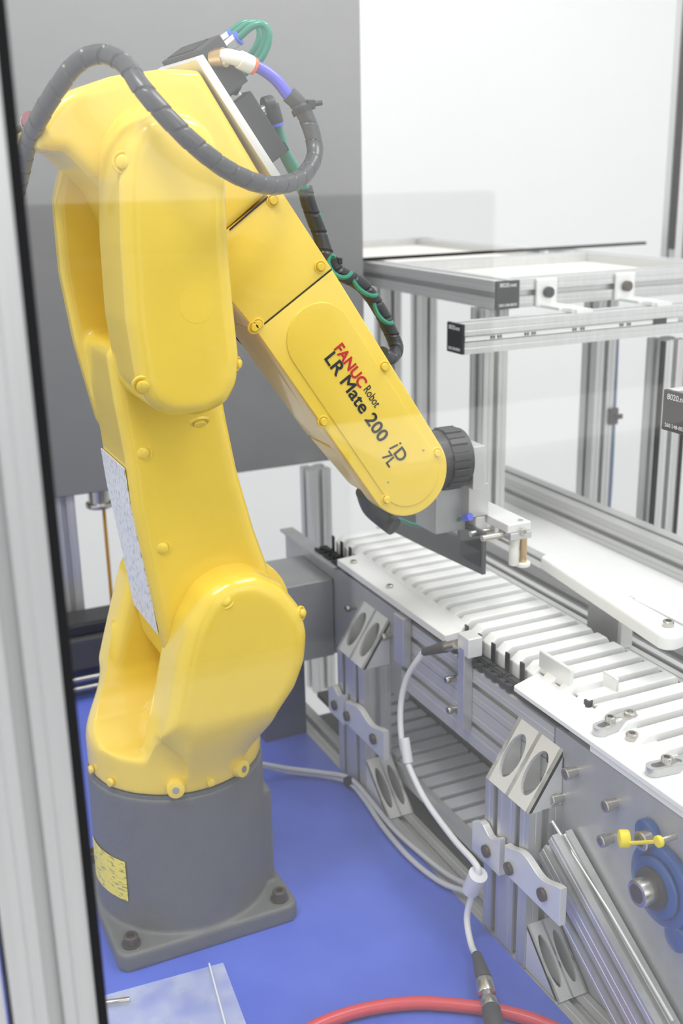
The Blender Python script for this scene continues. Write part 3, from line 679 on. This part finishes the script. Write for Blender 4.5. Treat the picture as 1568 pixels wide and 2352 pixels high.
# slim silver bars near the door post
sp = thing('machine_post', 'narrow aluminium post just right of the black door gasket', 'post', (.02, .625, 0), 'slotted aluminium posts behind the robot')
extrusion('extrusion', (.020, .625, .001), (.020, .625, .2915), sp, .034, .034, up=(0, 1, 0))

# ================================================================== aluminium machine frame
mf = thing('gantry', 'slotted aluminium frame with beige top sheets behind the conveyor', 'frame', (.58, .3, 0))
Z0 = .584
extrusion('top_rail', (.5745, .27, Z0), (.5745, .72, Z0), mf, m='alu_y')
extrusion('top_rail', (.594, .29, Z0), (1.30, .29, Z0), mf, m='alu')
extrusion('top_rail', (.594, .605, Z0), (.95, .605, Z0), mf, m='alu')
extrusion('top_rail', (.965, .31, Z0), (.965, .70, Z0), mf, m='alu_y')
box('top_sheet', (.594, .31, .585), (.946, .586, .588), 'beige', mf)
box('gasket_strip', (.5535, .664, .604), (1.14, .672, .609), 'rubber', mf)
extrusion('top_rail', (.92, .70, Z0), (.92, 1.15, Z0), mf, m='alu_y')
extrusion('top_rail', (.50, 1.13, Z0), (.94, 1.13, Z0), mf, m='alu')
box('top_sheet', (.53, .70, .588), (.90, 1.11, .591), 'beige', mf)
def post(p, z0, z1, lab, wx=.038, wy=.038):
    t = thing('machine_post', lab, 'post', (p[0], p[1], z0), 'slotted aluminium posts behind the conveyor')
    extrusion('extrusion', (p[0], p[1], z0), (p[0], p[1], z1), t, wx, wy, up=(0, 1, 0)); return t
post((.567, .299), .235, .5645, 'slotted aluminium post under the front corner of the frame with the black end cap')
post((.852, .42), -.2, .5645, 'slotted aluminium post with a black cable clip on its right side')
p3 = post((.80, .205), -.2, .515, 'wide slotted aluminium post with dark edges at the right, behind the square black cap')
box('edge_seal', (.776, .183, -.2), (.7805, .190, .515), 'rubber', p3); box('edge_seal', (.8195, .183, -.2), (.824, .190, .515), 'rubber', p3)
p4 = post((1.16, .605), .55, 1.7, 'tall slotted aluminium post rising to the top right corner')
box('edge_seal', (1.134, .588, .60), (1.1405, .597, 1.7), 'rubber', p4)
post((.418, .575), -.1, .2915, 'slotted aluminium post below the grey cabinet, left of the conveyor far end')
post((.34, .80), -.1, .36, 'distant slotted aluminium post seen between robot arm and cabinet bottom', .03, .03)
post((.80, .90), -.2, .5645, 'distant slotted aluminium post between forearm and the capped frame corner')
post((.70, .86), -.2, .5645, 'distant dark-edged aluminium post beside the forearm hose')
cc = thing('cable_clip', 'black clip holding the cable on the aluminium post', 'clip', (.874, .41, .36))
box('clip_body', (.862, .396, .345), (.879, .4008, .372), 'black', cc, .001); box('clip_arm', (.872, .392, .354), (.885, .397, .362), 'black', cc, .001)
cc.location = (.87, .40, .345)
for ch in cc.children: ch.location = -cc.location
tag(tube('post_cable', [(.877, .408, .50), (.879, .408, .36), (.880, .408, .25), (.878, .408, .12), (.877, .408, -.1)], .0035, mat('blue_grey_cable', (.18, .24, .36), .5)), 'thin blue-grey cable running down the right side of the clipped post', 'cable')

def cap(p, axis, parent, w_=.038, h=.038, txt=True, name='end_cap'):
    """black end cap with white print; p = centre of the outer face"""
    x, y, z = p
    if axis == 'y':
        o = box(name, (x - w_ / 2, y, z - h / 2), (x + w_ / 2, y + .004, z + h / 2), 'black', parent, .0012, label='square black printed end cap')
        m = Matrix(((1, 0, 0, 0), (0, 0, -1, 0), (0, 1, 0, 0), (0, 0, 0, 1)))
        q = [(x, y - .0001, z + h * .28), (x, y - .0001, z - h * .40)]
    else:
        o = box(name, (x, y - w_ / 2, z - h / 2), (x + .004, y + w_ / 2, z + h / 2), 'black', parent, .0012, label='square black printed end cap')
        m = Matrix(((0, 0, -1, 0), (-1, 0, 0, 0), (0, 1, 0, 0), (0, 0, 0, 1)))
        q = [(x - .0001, y, z + h * .28), (x - .0001, y, z - h * .40)]
    for s_, c_, sz in (('8020.net', q[0], w_ * .20), ('260-248-8030', q[1], w_ * .135)):
        mm = m.copy(); mm.translation = Vector(c_)
        text_mesh('cap_lettering', s_, mm, sz, 'txt_white', o, align='CENTER', sx=1.0, bold=0)
    return o
cap((.5745, .266, Z0), 'y', mf)
# LED bar
lb = thing('light_bar', 'aluminium rail with small LED groups in its groove, black cap at its left end', 'light bar', (.455, .2, .545))
extrusion('rail', (.4575, .203, .5435), (1.0, .203, .5435), lb, m='alu')
cap((.4535, .203, .5435), 'x', lb)
box('led_strip', (.459, .1855, .5405), (.80, .1862, .5465), 'alu_bright', lb)
for i, q in enumerate([(0.4975,0.1850,0.5386),(0.5118,0.1850,0.5386),(0.5489,0.1850,0.5395),(0.5637,0.1850,0.5394),(0.6242,0.1850,0.5391),(0.6410,0.1850,0.5390),(0.7011,0.1850,0.5401),(0.7172,0.1850,0.5400)]):
    for k in (-1, 0, 1)[:2] if i % 2 else (-1, 0, 1)[1:]:
        box('led', (q[0] + k * .004 - .0012, .1846, .5416), (q[0] + k * .004 + .0012, .1856, .5452), 'boot', lb)
box('dark_insert', (.757, .1838, .5395), (.779, .1850, .5475), 'black', lb)
for x0, lab in ((.638, 'light grey hanging bracket with a black knob near the capped corner'), (.772, 'light grey hanging bracket with a brown knob farther right on the rail')):
    hb = thing('hanging_bracket', lab, 'bracket', (x0, .265, .57), 'hanging brackets between top rail and light bar')
    box('plate', (x0 - .017, .2655, .5635), (x0 + .017, .2705, .6025), 'alu_bright', hb, .002)
    box('tab', (x0 - .011, .2215, .5635), (x0 + .022, .2704, .5680), 'alu_bright', hb, .001)
    cyl('knob', (x0, .2655, .584), (x0, .258, .584), .0075, 'black' if x0 < .7 else 'darkscrew', hb, bev=.001)
    cyl('spacer', (x0 + .005, .203, .5628), (x0 + .005, .203, .5680), .012, 'alu_bright', hb)
    box('tab_foot', (x0 - .005, .190, .5628), (x0 + .02, .222, .5675), 'alu_bright', hb)
# near rail at the right edge
rd = thing('guide_rail', 'aluminium rail entering from the right edge with a square black printed cap', 'rail', (.48, -.18, .515))
extrusion('rail', (.4815, -.182, .5165), (1.05, -.182, .5165), rd, .041, .041, m='alu'); cap((.4775, -.182, .5165), 'x', rd, .041, .041)

# ================================================================== side beams right of the conveyor
sb_ = thing('side_beam', 'long grey aluminium beam with a dark slot, farthest right of the conveyor', 'beam', (.71, 0, .25))
extrusion('extrusion', (.715, -.48, .249), (.715, .62, .249), sb_, .042, .042, m='alu_y')
s2_ = thing('side_beam', 'long slotted aluminium beam just right of the white hanging guide', 'beam', (.575, 0, .22))
extrusion('extrusion', (.575, -.48, .215), (.575, .62, .215), s2_, .038, .038, m='alu_y')
tag(box('side_sheet', (.5945, -.48, .226), (.6935, .60, .2295), 'white', None), 'white sheet lying between the two long side beams', 'sheet')
tag(box('inner_sheet', (.503, -.48, .150), (.5555, .60, .1535), 'cable', None), 'grey sheet between conveyor side rail and slotted beam', 'sheet')
wg = thing('hanging_guide', 'long white plastic guide bar with rounded end and a screw, right of the flights', 'guide', (.46, -.15, .30))
gbar = fillet([(.4430, -.010), (.4610, -.014), (.4480, -.258), (.4120, -.264)], [.007, .007, .014, .012])
rprism('bar', gbar, .305, .3205, .002, .004, 'white', wg, axis='z')
screw('cap_screw', (.434, -.240, .3205), (0, 0, 1), wg, .0055, .006)
box('bracket_tab', (.4380, -.1275, .3015), (.4690, -.110, .3048), 'alu_bright', wg, .0005)
box('support_bracket', (.4655, -.128, .246), (.4695, -.075, .3048), 'steel', wg, .001); box('support_flange', (.4655, -.134, .246), (.482, -.128, .3048), 'alu_bright', wg, .001)
bk = thing('black_clamp', 'black clamp behind the screw end of the white guide bar', 'clamp', (.475, -.24, .30))
box('body', (.4655, -.262, .262), (.495, -.228, .325), 'black', bk, .006); box('base', (.477, -.262, .2465), (.495, -.228, .262), 'steel', bk)
# ================================================================== conveyor
cv = thing('flight_conveyor', 'flight conveyor with white cross bars on slotted aluminium legs', 'conveyor', (.37, 0, 0))
YN, YF = -.48, .33
XS = .300
extrusion('side_rail', (XS + .0125, -.245, .2265), (XS + .0125, .060, .2265), cv, .025, .038, m='alu_y', slot=.007)
extrusion('side_rail', (XS + .0125, -.245, .1805), (XS + .0125, .060, .1805), cv, .025, .052, m='alu_y', slot=.007)
box('far_side_plate', (XS, .060, .135), (XS + .010, .252, .2475), 'steel', cv, .0008)
box('far_top_flange', (XS - .008, .235, .2475), (XS + .012, .42, .2515), 'steel', cv, .0005)
box('far_side_plate', (XS, .252, .12), (XS + .010, .42, .2475), 'steel', cv, .0008)
# near side plate
nearp = fillet([(-.247, .2475), (-.247, .165), (-.262, .150), (-.262, .0), (-.262, -.30), (-.48, -.30), (-.48, .2475)], .002)
rprism('near_side_plate', nearp, XS, XS + .008, .0004, .0004, 'steel', cv, axis='x', label='polished steel side plate')
box('right_side_plate', (.470, YN, .13), (.476, .36, .246), 'alu_y', cv, .0008)
extrusion('right_rail', (.4885, YN, .227), (.4885, .42, .227), cv, .024, .038, m='alu_y')
# chain bed and chain
box('chain_bed', (XS + .0255, YN, .205), (.4695, .34, .228), 'dark', cv)
box('chain_guide', (XS + .004, -.26, .2465), (XS + .0253, .33, .2485), 'black', cv)
py0 = -.2426; pitch = .02685
ch0 = None; fl0 = None
ks = range(-8, 21)
for k in ks:
    y = py0 + k * pitch
    if fl0 is None:
        bm = bmesh.new()
        prof = fillet([(.0, .229), (.0, .262), (.010, .270), (.1125, .270), (.1165, .264), (.1165, .229)], [0, .003, .004, .004, .004, 0])
        rprism_bm(bm, [Vector((q.x + .3270, q.y)) for q in prof], -.0078, .0078, .0015, .0015, 3); fixn(bm)
        fl0 = finish('flight', bm, 'white', cv, True, angle=40)
        bm = bmesh.new()
        box_bm(bm, (.3255, -.0035, .2485), (.3275, .0035, .272), .0006); box_bm(bm, (.3195, -.0085, .2487), (.3275, .0085, .2515), .0008)
        cyl_bm(bm, (.3075, -.006, .2487), (.3075, -.006, .2545), .004, None, 12); cyl_bm(bm, (.3075, .006, .2487), (.3075, .006, .2545), .004, None, 12)
        box_bm(bm, (.3030, -.0115, .2500), (.3050, .0115, .2560), .0008); box_bm(bm, (.3105, -.0115, .2500), (.3125, .0115, .2560), .0008); box_bm(bm, (.3150, -.009, .2487), (.3195, .009, .2550), .0008)
        cyl_bm(bm, (.3250, 0, .2675), (.3282, 0, .2675), .0017, None, 10)
        ch0 = finish('chain_link', bm, 'black', cv)
        f, c = fl0, ch0; ch0_y = y
    else:
        f = fl0.copy(); COL.objects.link(f); c = None
    base = -cv.location
    f.location = base + Vector((0, y, 0))
for i, k in enumerate([k for k in ks if -.185 < py0 + k * pitch < -.05 or .225 < py0 + k * pitch < .31]):
    c = ch0 if i == 0 else ch0.copy()
    if i: COL.objects.link(c)
    c.location = -cv.location + Vector((-.0045, py0 + k * pitch + .004, 0))
# white wear plates on the left
wpf = fillet([(.2945, -.0505), (.3175, -.0480), (.3345, -.026), (.3345, .232), (.2945, .227)], [.001, .001, .001, .001, .001])
wp = rprism('wear_plate', wpf, .2565, .2655, .0006, .0012, 'white', cv, axis='z', label='white plastic cover plate, far one', smooth=False)
for q in [(0.3072,0.2036,0.2655),(0.3083,0.1050,0.2655)]: screw('cap_screw', q, (0, 0, 1), cv, .0042, .0035)
gp = fillet([(.2955, -.1815), (.3345, -.1680), (.3370, -.2700), (.3475, -.30), (.3475, -.48), (.2955, -.48)], [.004, .002, .001, .002, 0, 0])
rprism('wear_plate', gp, .2575, .2625, .0005, .001, 'white', cv, axis='z', label='white plastic cover plate, near one', smooth=False)
box('wear_plate_edge', (.2985, -.48, .2490), (.3440, -.300, .2574), 'white', cv, .001)
box('guide_tab', (.3355, -.2195, .2627), (.3400, -.1665, .2865), 'alu_bright', cv, .0015)
box('guide_tab', (.3660, -.2500, .2600), (.3700, -.2290, .2835), 'alu_bright', cv, .0015)
box('guide_tab_foot', (.3402, -.2520, .2590), (.3698, -.2230, .2625), 'white', cv, .001)
# slotted clamp links
def link(c, ang, lab, n=0):
    m = Matrix.Translation(c) @ Matrix.Rotation(ang, 4, 'Z'); L = .038
    o = [Vector((-L / 2 + .007 * math.cos(a), .007 * math.sin(a))) for a in [PI / 2 + PI * k / 10 for k in range(11)]] + [Vector((L / 2 + .007 * math.cos(a), .007 * math.sin(a))) for a in [-PI / 2 + PI * k / 10 for k in range(11)]]
    h = [Vector((-L / 2 + .001 + .0036 * math.cos(a), .0036 * math.sin(a))) for a in [PI / 2 + PI * k / 10 for k in range(11)]] + [Vector((.004 + .0036 * math.cos(a), .0036 * math.sin(a))) for a in [-PI / 2 + PI * k / 10 for k in range(11)]]
    bm = bmesh.new(); n_ = 22; R = []
    for P_, z in ((o, 0), (o, .0075), (h, .0075), (h, 0)): R.append([bm.verts.new(m @ Vector((q.x, q.y, z))) for q in P_])
    for a, b in zip(R, R[1:] + R[:1]):
        for k in range(n_): bm.faces.new((a[k], a[(k + 1) % n_], b[(k + 1) % n_], b[k]))
    fixn(bm); lo = finish('clamp_link', bm, 'alu_plate', cv, True, lab, 40)
    screw('cap_screw', m @ Vector((-.007, 0, .006)), (0, 0, 1), cv, .0050, .0075); screw('cap_screw', m @ Vector((.0185, 0, .0075)), (0, 0, 1), cv, .0055, .003)
    return lo
l1 = Vector((0.3298,-0.2953,0.2640)); link(Vector((l1.x, l1.y, .2628)), math.radians(8), 'slotted aluminium link')
l2 = Vector((0.3266,-0.3757,0.2640)); link(Vector((l2.x, l2.y, .2628)), math.radians(-6), 'slotted aluminium link')
s_ = (0.3294,-0.3189,0.2620); screw('cap_screw', (s_[0], s_[1], .2625), (0, 0, 1), cv, .0055, .0065)
# small black plug between the tabs
s_ = (0.3346,-0.2494,0.2620); cyl('black_plug', (s_[0], s_[1], .2626), (s_[0], s_[1], .268), .0042, 'black', cv, n=16)
# legs with brackets
def side_screw(q, d=(-1, 0, 0), r=.0058, L=.013):
    q = Vector(q); d = Vector(d); s = bmesh.new(); cyl_bm(s, q, q + d * (L - .006), r * .8, None, 18); screw_bm(s, q + d * (L - .0065), d, r, .0065)
    finish('side_screw', s, 'screw', cv, True, None, 40)
for q in [(0.2920,0.1792,0.2114),(0.2920,0.0779,0.2112),(0.2920,-0.0729,0.2198),(0.2920,-0.0782,0.1856)]: side_screw((XS, q[1] + .008, q[2]), r=.0045)
for q in [(0.2900,-0.2845,0.2180),(0.2900,-0.2654,0.1806),(0.2900,-0.3422,0.2169),(0.2900,-0.3393,0.1797)]: side_screw((XS, q[1] + .004, q[2]))
def gusset(o, U, D_, W, A, B, lab=None, name='gusset_bracket'):
    """45 degree corner bracket at corner o: width W along U, foot A along D_, height B; sloping face with two oval windows"""
    o, U, D_ = Vector(o), Vector(U), Vector(D_); Z = Vector((0, 0, 1)); bm = bmesh.new()
    nrm = (D_ * B + Z * A).normalized(); T = .0035
    def P3(u, v, d=0): return o + U * (W * u) + D_ * (A * (1 - v)) + Z * (B * v) - nrm * d
    for (ua, ub) in ((0, .5), (.5, 1)):
        cu = (ua + ub) / 2; N = 24; rings = []
        for d in (0, T):
            outer = []; inner_ = []
            for k in range(N):
                a = 2 * PI * k / N + PI / 4; c_, s2 = math.cos(a), math.sin(a); mx = max(abs(c_), abs(s2))
                outer.append(bm.verts.new(P3(cu + (ub - ua) / 2 * c_ / mx, .5 + .5 * s2 / mx, d)))
                inner_.append(bm.verts.new(P3(cu + (ub - ua) * .34 * c_, .5 + .34 * s2, d)))
            rings.append((outer, inner_))
        (o1, i1), (o2, i2) = rings
        for k in range(N):
            j = (k + 1) % N
            bm.faces.new((o1[k], o1[j], i1[j], i1[k])); bm.faces.new((i1[k], i1[j], i2[j], i2[k])); bm.faces.new((i2[k], i2[j], o2[j], o2[k])); bm.faces.new((o2[k], o2[j], o1[j], o1[k]))
    for u in (0.0, .465, .93):
        q = [[o + U * (W * uu), o + U * (W * uu) + D_ * A, o + U * (W * uu) + Z * B] for uu in (u, u + .07)]
        v = [[bm.verts.new(x) for x in t] for t in q]
        bm.faces.new(v[0]); bm.faces.new(v[1][::-1])
        for k in range(3): bm.faces.new((v[0][k], v[0][(k + 1) % 3], v[1][(k + 1) % 3], v[1][k]))
    fixn(bm); return finish(name, bm, 'alu_bright', cv, False, lab)
def leg(y0, y1, lab):
    """double width slotted leg standing on the table edge rail"""
    ym = (y0 + y1) / 2
    extrusion('leg', (.2815, ym, .0), (.2815, ym, .172), cv, .0370, y1 - y0, up=(0, 1, 0), label=lab)
    gusset((XS - .0005, y0 + .001, .1722), (0, 1, 0), (-1, 0, 0), y1 - y0 - .002, .037, .058)
leg(-.262, -.186, 'near leg'); leg(.088, .164, 'far leg')
# joining plates on the legs
def joinplate(y0, y1, z0, z1, n):
    W = (y1 - y0) / 2
    P_ = []
    for k in range(n + 1):
        t = k / n; y = y0 + (y1 - y0) * t; P_.append((y, z1 + .004 * math.cos(2 * PI * t * 1.5)))
    prof = [Vector(p) for p in P_] + [Vector((y1, z0)), Vector((y0, z0))]
    return rprism('joining_plate', prof, .2545, .2615, .0008, 0, 'alu_bright', cv, axis='x', label='light grey joining plate on leg', smooth=False)
joinplate(-.325, -.235, .095, .130, 18); joinplate(-.226, -.176, .085, .122, 10)
joinplate(.020, .125, .086, .120, 18); joinplate(.130, .176, .080, .118, 10)
for y, z in ((-.205, .101), (-.245, .106), (-.300, .113), (.155, .097), (.118, .099), (.045, .103)): cyl('plate_bolt', (.2545, y, z), (.2505, y, z), .0065, 'darkscrew', cv, n=20, bev=.001)
# foot brackets
gusset((.2645, -.2625, .0), (1, 0, 0), (0, -1, 0), .034, .054, .050, 'foot bracket'); gusset((.2645, .0875, .0), (1, 0, 0), (0, -1, 0), .034, .060, .050, 'foot bracket')
# vertical brackets on the rail
box('rail_bracket', (.2885, .035, .193), (.2998, .058, .2535), 'alu_plate', cv, .0008)
box('sensor_bracket', (.2885, -.100, .176), (.2998, -.088, .270), 'alu_plate', cv, .0008)
box('sensor_bracket_head', (.2890, -.1080, .262), (.3060, -.086, .284), 'alu_bright', cv, .001)
box('rail_clip', (XS - .001, -.236, .205), (XS + .001, -.262, .222), 'black', cv)
# return strand under the conveyor
rt = None
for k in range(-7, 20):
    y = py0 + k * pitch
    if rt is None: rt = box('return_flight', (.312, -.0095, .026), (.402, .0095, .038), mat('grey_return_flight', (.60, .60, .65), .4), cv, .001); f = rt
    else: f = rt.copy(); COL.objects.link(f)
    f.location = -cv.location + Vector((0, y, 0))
box('return_bed', (.305, -.45, .018), (.4175, .33, .0255), 'boot', cv)
box('return_guard', (.3035, -.255, .020), (.3095, .08, .040), 'alu_y', cv)
extrusion('lower_beam', (.4365, -.48, .035), (.4365, .36, .035), cv, .038, .038, m='alu_y')
box('lower_tray', (.3005, -.255, -.02), (.417, .33, -.012), 'boot', cv); screw('tray_screw', (.325, -.02, -.012), (0, 0, 1), cv, .006, .005)
extrusion('far_leg', (.4885, -.24, -.9), (.4885, -.24, .2075), cv, .024, .038, up=(0, 1, 0)); extrusion('far_leg', (.4885, .13, -.9), (.4885, .13, .2075), cv, .024, .038, up=(0, 1, 0))
# diagonal brace at the near end
bm = bmesh.new(); b0 = Vector((.286, -.266, .132)); b1 = Vector((.286, -.474, .006))
extrusion_bm(bm, b0, b1, .022, .062, up=(0, .55, 1)); finish('diagonal_brace', bm, 'alu', cv, label='slanting slotted brace')
bm = bmesh.new(); tube_bm(bm, [Vector((0.2900,-0.2482,0.1629)), Vector((0.2900,-0.3506,0.1157)), Vector((0.2900,-0.4376,0.0674))], .0016, 8); finish('plate_edge', bm, 'alu_bright', cv)
# flange bearing with shaft
bc = Vector((0.2920,-0.4066,0.1787)); bc.x = XS
fb = thing('flange_bearing', 'round blue flange bearing with a steel shaft end on the conveyor side plate', 'bearing', tuple(bc))
cyl('flange', bc, bc + Vector((-.009, 0, 0)), .036, 'bearing', fb, n=48, bev=.003)
cyl('flange_ear', bc + Vector((0, .022, .036)), bc + Vector((-.008, .022, .036)), .013, 'bearing', fb, n=32, bev=.002); cyl('flange_ear', bc + Vector((0, -.022, -.036)), bc + Vector((-.008, -.022, -.036)), .013, 'bearing', fb, n=32, bev=.002)
cyl('housing', bc + Vector((-.009, 0, 0)), bc + Vector((-.014, 0, 0)), .027, 'bearing', fb, n=40, bev=.003)
cyl('inner_ring', bc + Vector((-.012, 0, 0)), bc + Vector((-.017, 0, 0)), .018, 'boot', fb, n=32)
cyl('shaft', bc + Vector((-.012, 0, 0)), bc + Vector((-.031, 0, 0)), .0115, 'screw', fb, n=32, bev=.001); cyl('shaft_bore', bc + Vector((-.031, 0, 0)), bc + Vector((-.0313, 0, 0)), .008, 'darkscrew', fb, n=28)
gc = Vector((0.2880,-0.3906,0.2142)); 
bm = bmesh.new(); screw_bm(bm, Vector((XS - .008, gc.y, gc.z)), (-1, 0, 0), .0085, .009); finish('ear_screw', bm, 'screw', fb, True, None, 40)
cp = thing('grease_cap', 'yellow plastic grease cap with a strap above the blue bearing', 'cap', tuple(gc))
q0 = Vector((0.2720,-0.3796,0.2145)); q1 = Vector((0.2720,-0.4224,0.2364))
cyl('cap', q0 + Vector((-.002, 0, 0)), q0 + Vector((.006, -.004, 0)), .0075, 'yellowplastic', cp, bev=.0015)
tube('strap', [q0 + Vector((.002, -.006, -.002)), q0.lerp(q1, .5) + Vector((.002, 0, -.003)), q1 + Vector((.002, 0, 0))], .0016, 'yellowplastic', cp); cyl('strap_eye', (q0.x, q1.y, q1.z), (q0.x + .004, q1.y, q1.z), .0048, 'yellowplastic', cp, bev=.0008)
cyl('nipple', (q0.x + .004, q1.y, q1.z), (XS - .009, q1.y, q1.z), .0028, 'screw', cp, n=14)
# drive end box by the conveyor far end
db = thing('drive_box', 'plain grey steel box beside the far end of the conveyor', 'box', (.23, .27, .12))
box('box_body', (.170, .252, .118), (.2995, .36, .2285), 'steel', db, .0012); box('box_foot', (.20, .27, .0), (.2615, .34, .118), 'navy', db)
for y in (.285, .31): box('slot', (.196, y, .2284), (.212, y + .004, .2288), 'dark', db)

# ================================================================== cables and hoses on the table
c1 = [(0.1146,0.1496,0.0500),(0.1506,0.1708,0.0300),(0.1927,0.1732,0.0080),(0.2299,0.1460,0.0060),(0.2530,0.1164,0.0060),(0.2533,0.0697,0.0060),(0.2467,0.0075,0.0060),(0.2454,-0.0597,0.0060),(0.2541,-0.1132,0.0060),(0.2674,-0.1503,0.0120)]
c2 = [(0.1112,0.1394,0.0550),(0.1500,0.1689,0.0330),(0.1919,0.1707,0.0140),(0.2289,0.1435,0.0120),(0.2543,0.1151,0.0120),(0.2563,0.0610,0.0100),(0.2547,-0.0051,0.0080),(0.2604,-0.0580,0.0060),(0.2671,-0.1098,0.0080),(0.2731,-0.1452,0.0150)]
tag(tube('grey_cable', c1, .0032, 'cable'), 'grey cable on the blue table from robot base to sensor plug, nearer the viewer', 'cable')
tag(tube('grey_cable', c2, .0032, 'cable'), 'grey cable on the blue table lying closest to the conveyor legs', 'cable')
tie = Vector((0.2521,0.1144,0.0080)); tag(cyl('cable_tie', tie + Vector((-.002, -.002, 0)), tie + Vector((.003, .0, 0)), .008, 'black'), 'black tie around the two grey cables near the far conveyor leg', 'tie')
sc_ = thing('sensor_cable', 'pale sensor cable hanging from the conveyor rail down to a metal plug', 'cable', tuple((0.2800,-0.0831,0.2709)))
sp_ = [(0.2720,-0.0412,0.2456),(0.2620,-0.0246,0.2120),(0.2550,-0.0221,0.1777),(0.2480,-0.0370,0.1432),(0.2450,-0.0557,0.1263),(0.2430,-0.0985,0.1041),(0.2400,-0.1630,0.0949),(0.2380,-0.2084,0.0943),(0.2380,-0.2152,0.0845),(0.2360,-0.2063,0.0541),(0.2320,-0.2052,0.0289),(0.2250,-0.2253,0.0145),(0.2180,-0.2486,0.0186)]
tube('cord', sp_, .0033, 'cable_white', sc_, n=14)
d0, d1 = Vector((0.2720,-0.0431,0.2474)), Vector((0.2830,-0.0736,0.2640)); cyl('sensor_boot', d0, d1, .0042, 'boot', sc_, r1=.0065, bev=.001); cyl('sensor_barrel', d1, d1 + (d1 - d0).normalized() * .014, .0052, 'screw', sc_)
a, b = [(0.2475,-0.0441,0.1495),(0.2455,-0.0568,0.1256)]; cyl('cable_marker', a, b, .0056, 'cable_white', sc_)
a, b = [(0.2370,-0.2167,0.0868),(0.2360,-0.2045,0.0605)]; cyl('cable_marker', a, b, .0095, 'cable_white', sc_, r1=.0085)
c0 = [(0.2190,-0.2446,0.0193),(0.2060,-0.2795,0.0200),(0.2000,-0.2936,0.0169),(0.1970,-0.3013,0.0176),(0.1930,-0.3113,0.0174),(0.1800,-0.3408,0.0192)]
cyl('plug_boot', c0[0], c0[1], .0050, 'boot', sc_, r1=.0080, bev=.001); cyl('plug_nut', c0[1], c0[2], .0088, 'screw', sc_, n=12, bev=.0012)
cyl('plug_neck', c0[2], c0[3], .0055, 'screw', sc_); cyl('plug_collar', c0[3], c0[4], .0084, 'screw', sc_, n=16, bev=.001); cyl('socket_body', c0[4], c0[5], .0088, 'boot', sc_, bev=.001)
rh = [(-0.0314,-0.2687,0.0068),(0.0061,-0.2567,0.0068),(0.0527,-0.2477,0.0068),(0.0961,-0.2497,0.0068),(0.1396,-0.2627,0.0068),(0.1778,-0.2854,0.0068),(0.2094,-0.3104,0.0068),(0.2331,-0.3386,0.0068),(0.2476,-0.3709,0.0068),(0.2580,-0.4120,0.0068)]
tag(tube('red_hose', rh, .0062, 'red', n=20, sub=12), 'red rubber hose curving across the front of the blue table', 'hose')
# zip bag with a pin inside
bgc = [(-0.1333,-0.1155,0.0040),(0.0001,-0.1241,0.0040),(-0.0112,-0.2420,0.0040),(-0.1594,-0.1966,0.0040)]
bt = thing('zip_bag', 'clear plastic zip bag lying on the blue table in front of the robot base', 'bag', tuple(Vector(bgc[0]) * .5 + Vector(bgc[2]) * .5))
bm = bmesh.new(); NX, NY = 16, 12; A_, B_, C_, D_ = [Vector(v) for v in bgc]
for lay, z in ((0, .0012), (1, .0055)):
    g = [[bm.verts.new((A_.lerp(B_, i / NX)).lerp(D_.lerp(C_, i / NX), j / NY) * 1.0) for j in range(NY + 1)] for i in range(NX + 1)]
    for i in range(NX + 1):
        for j in range(NY + 1):
            e = min(i, NX - i, j, NY - j) / 3; v = g[i][j]; v.co.z = .0012 + min(1, e) * (z - .0012 + (.003 * noise.noise(Vector((v.co.x * 40, v.co.y * 40, 0))) if lay else 0)) 
            if lay: v.co.z = max(v.co.z, .0016)
    for i in range(NX):
        for j in range(NY): bm.faces.new((g[i][j], g[i + 1][j], g[i + 1][j + 1], g[i][j + 1]))
finish('bag_film', bm, 'bag', bt, True)
z0_, z1_ = [(-0.0137,-0.1221,0.0040),(-0.0305,-0.2324,0.0040)]
bm = bmesh.new(); tube_bm(bm, [Vector(z0_), Vector(z1_)], .0009, 8); finish('zip_strip', bm, 'cable_white', bt)
tag(cyl('steel_pin', *[(-0.1241,-0.1303,0.0055),(-0.0977,-0.1377,0.0055)], .0028, 'screw', n=16, bev=.0008), 'short bright steel pin inside the clear bag', 'pin')
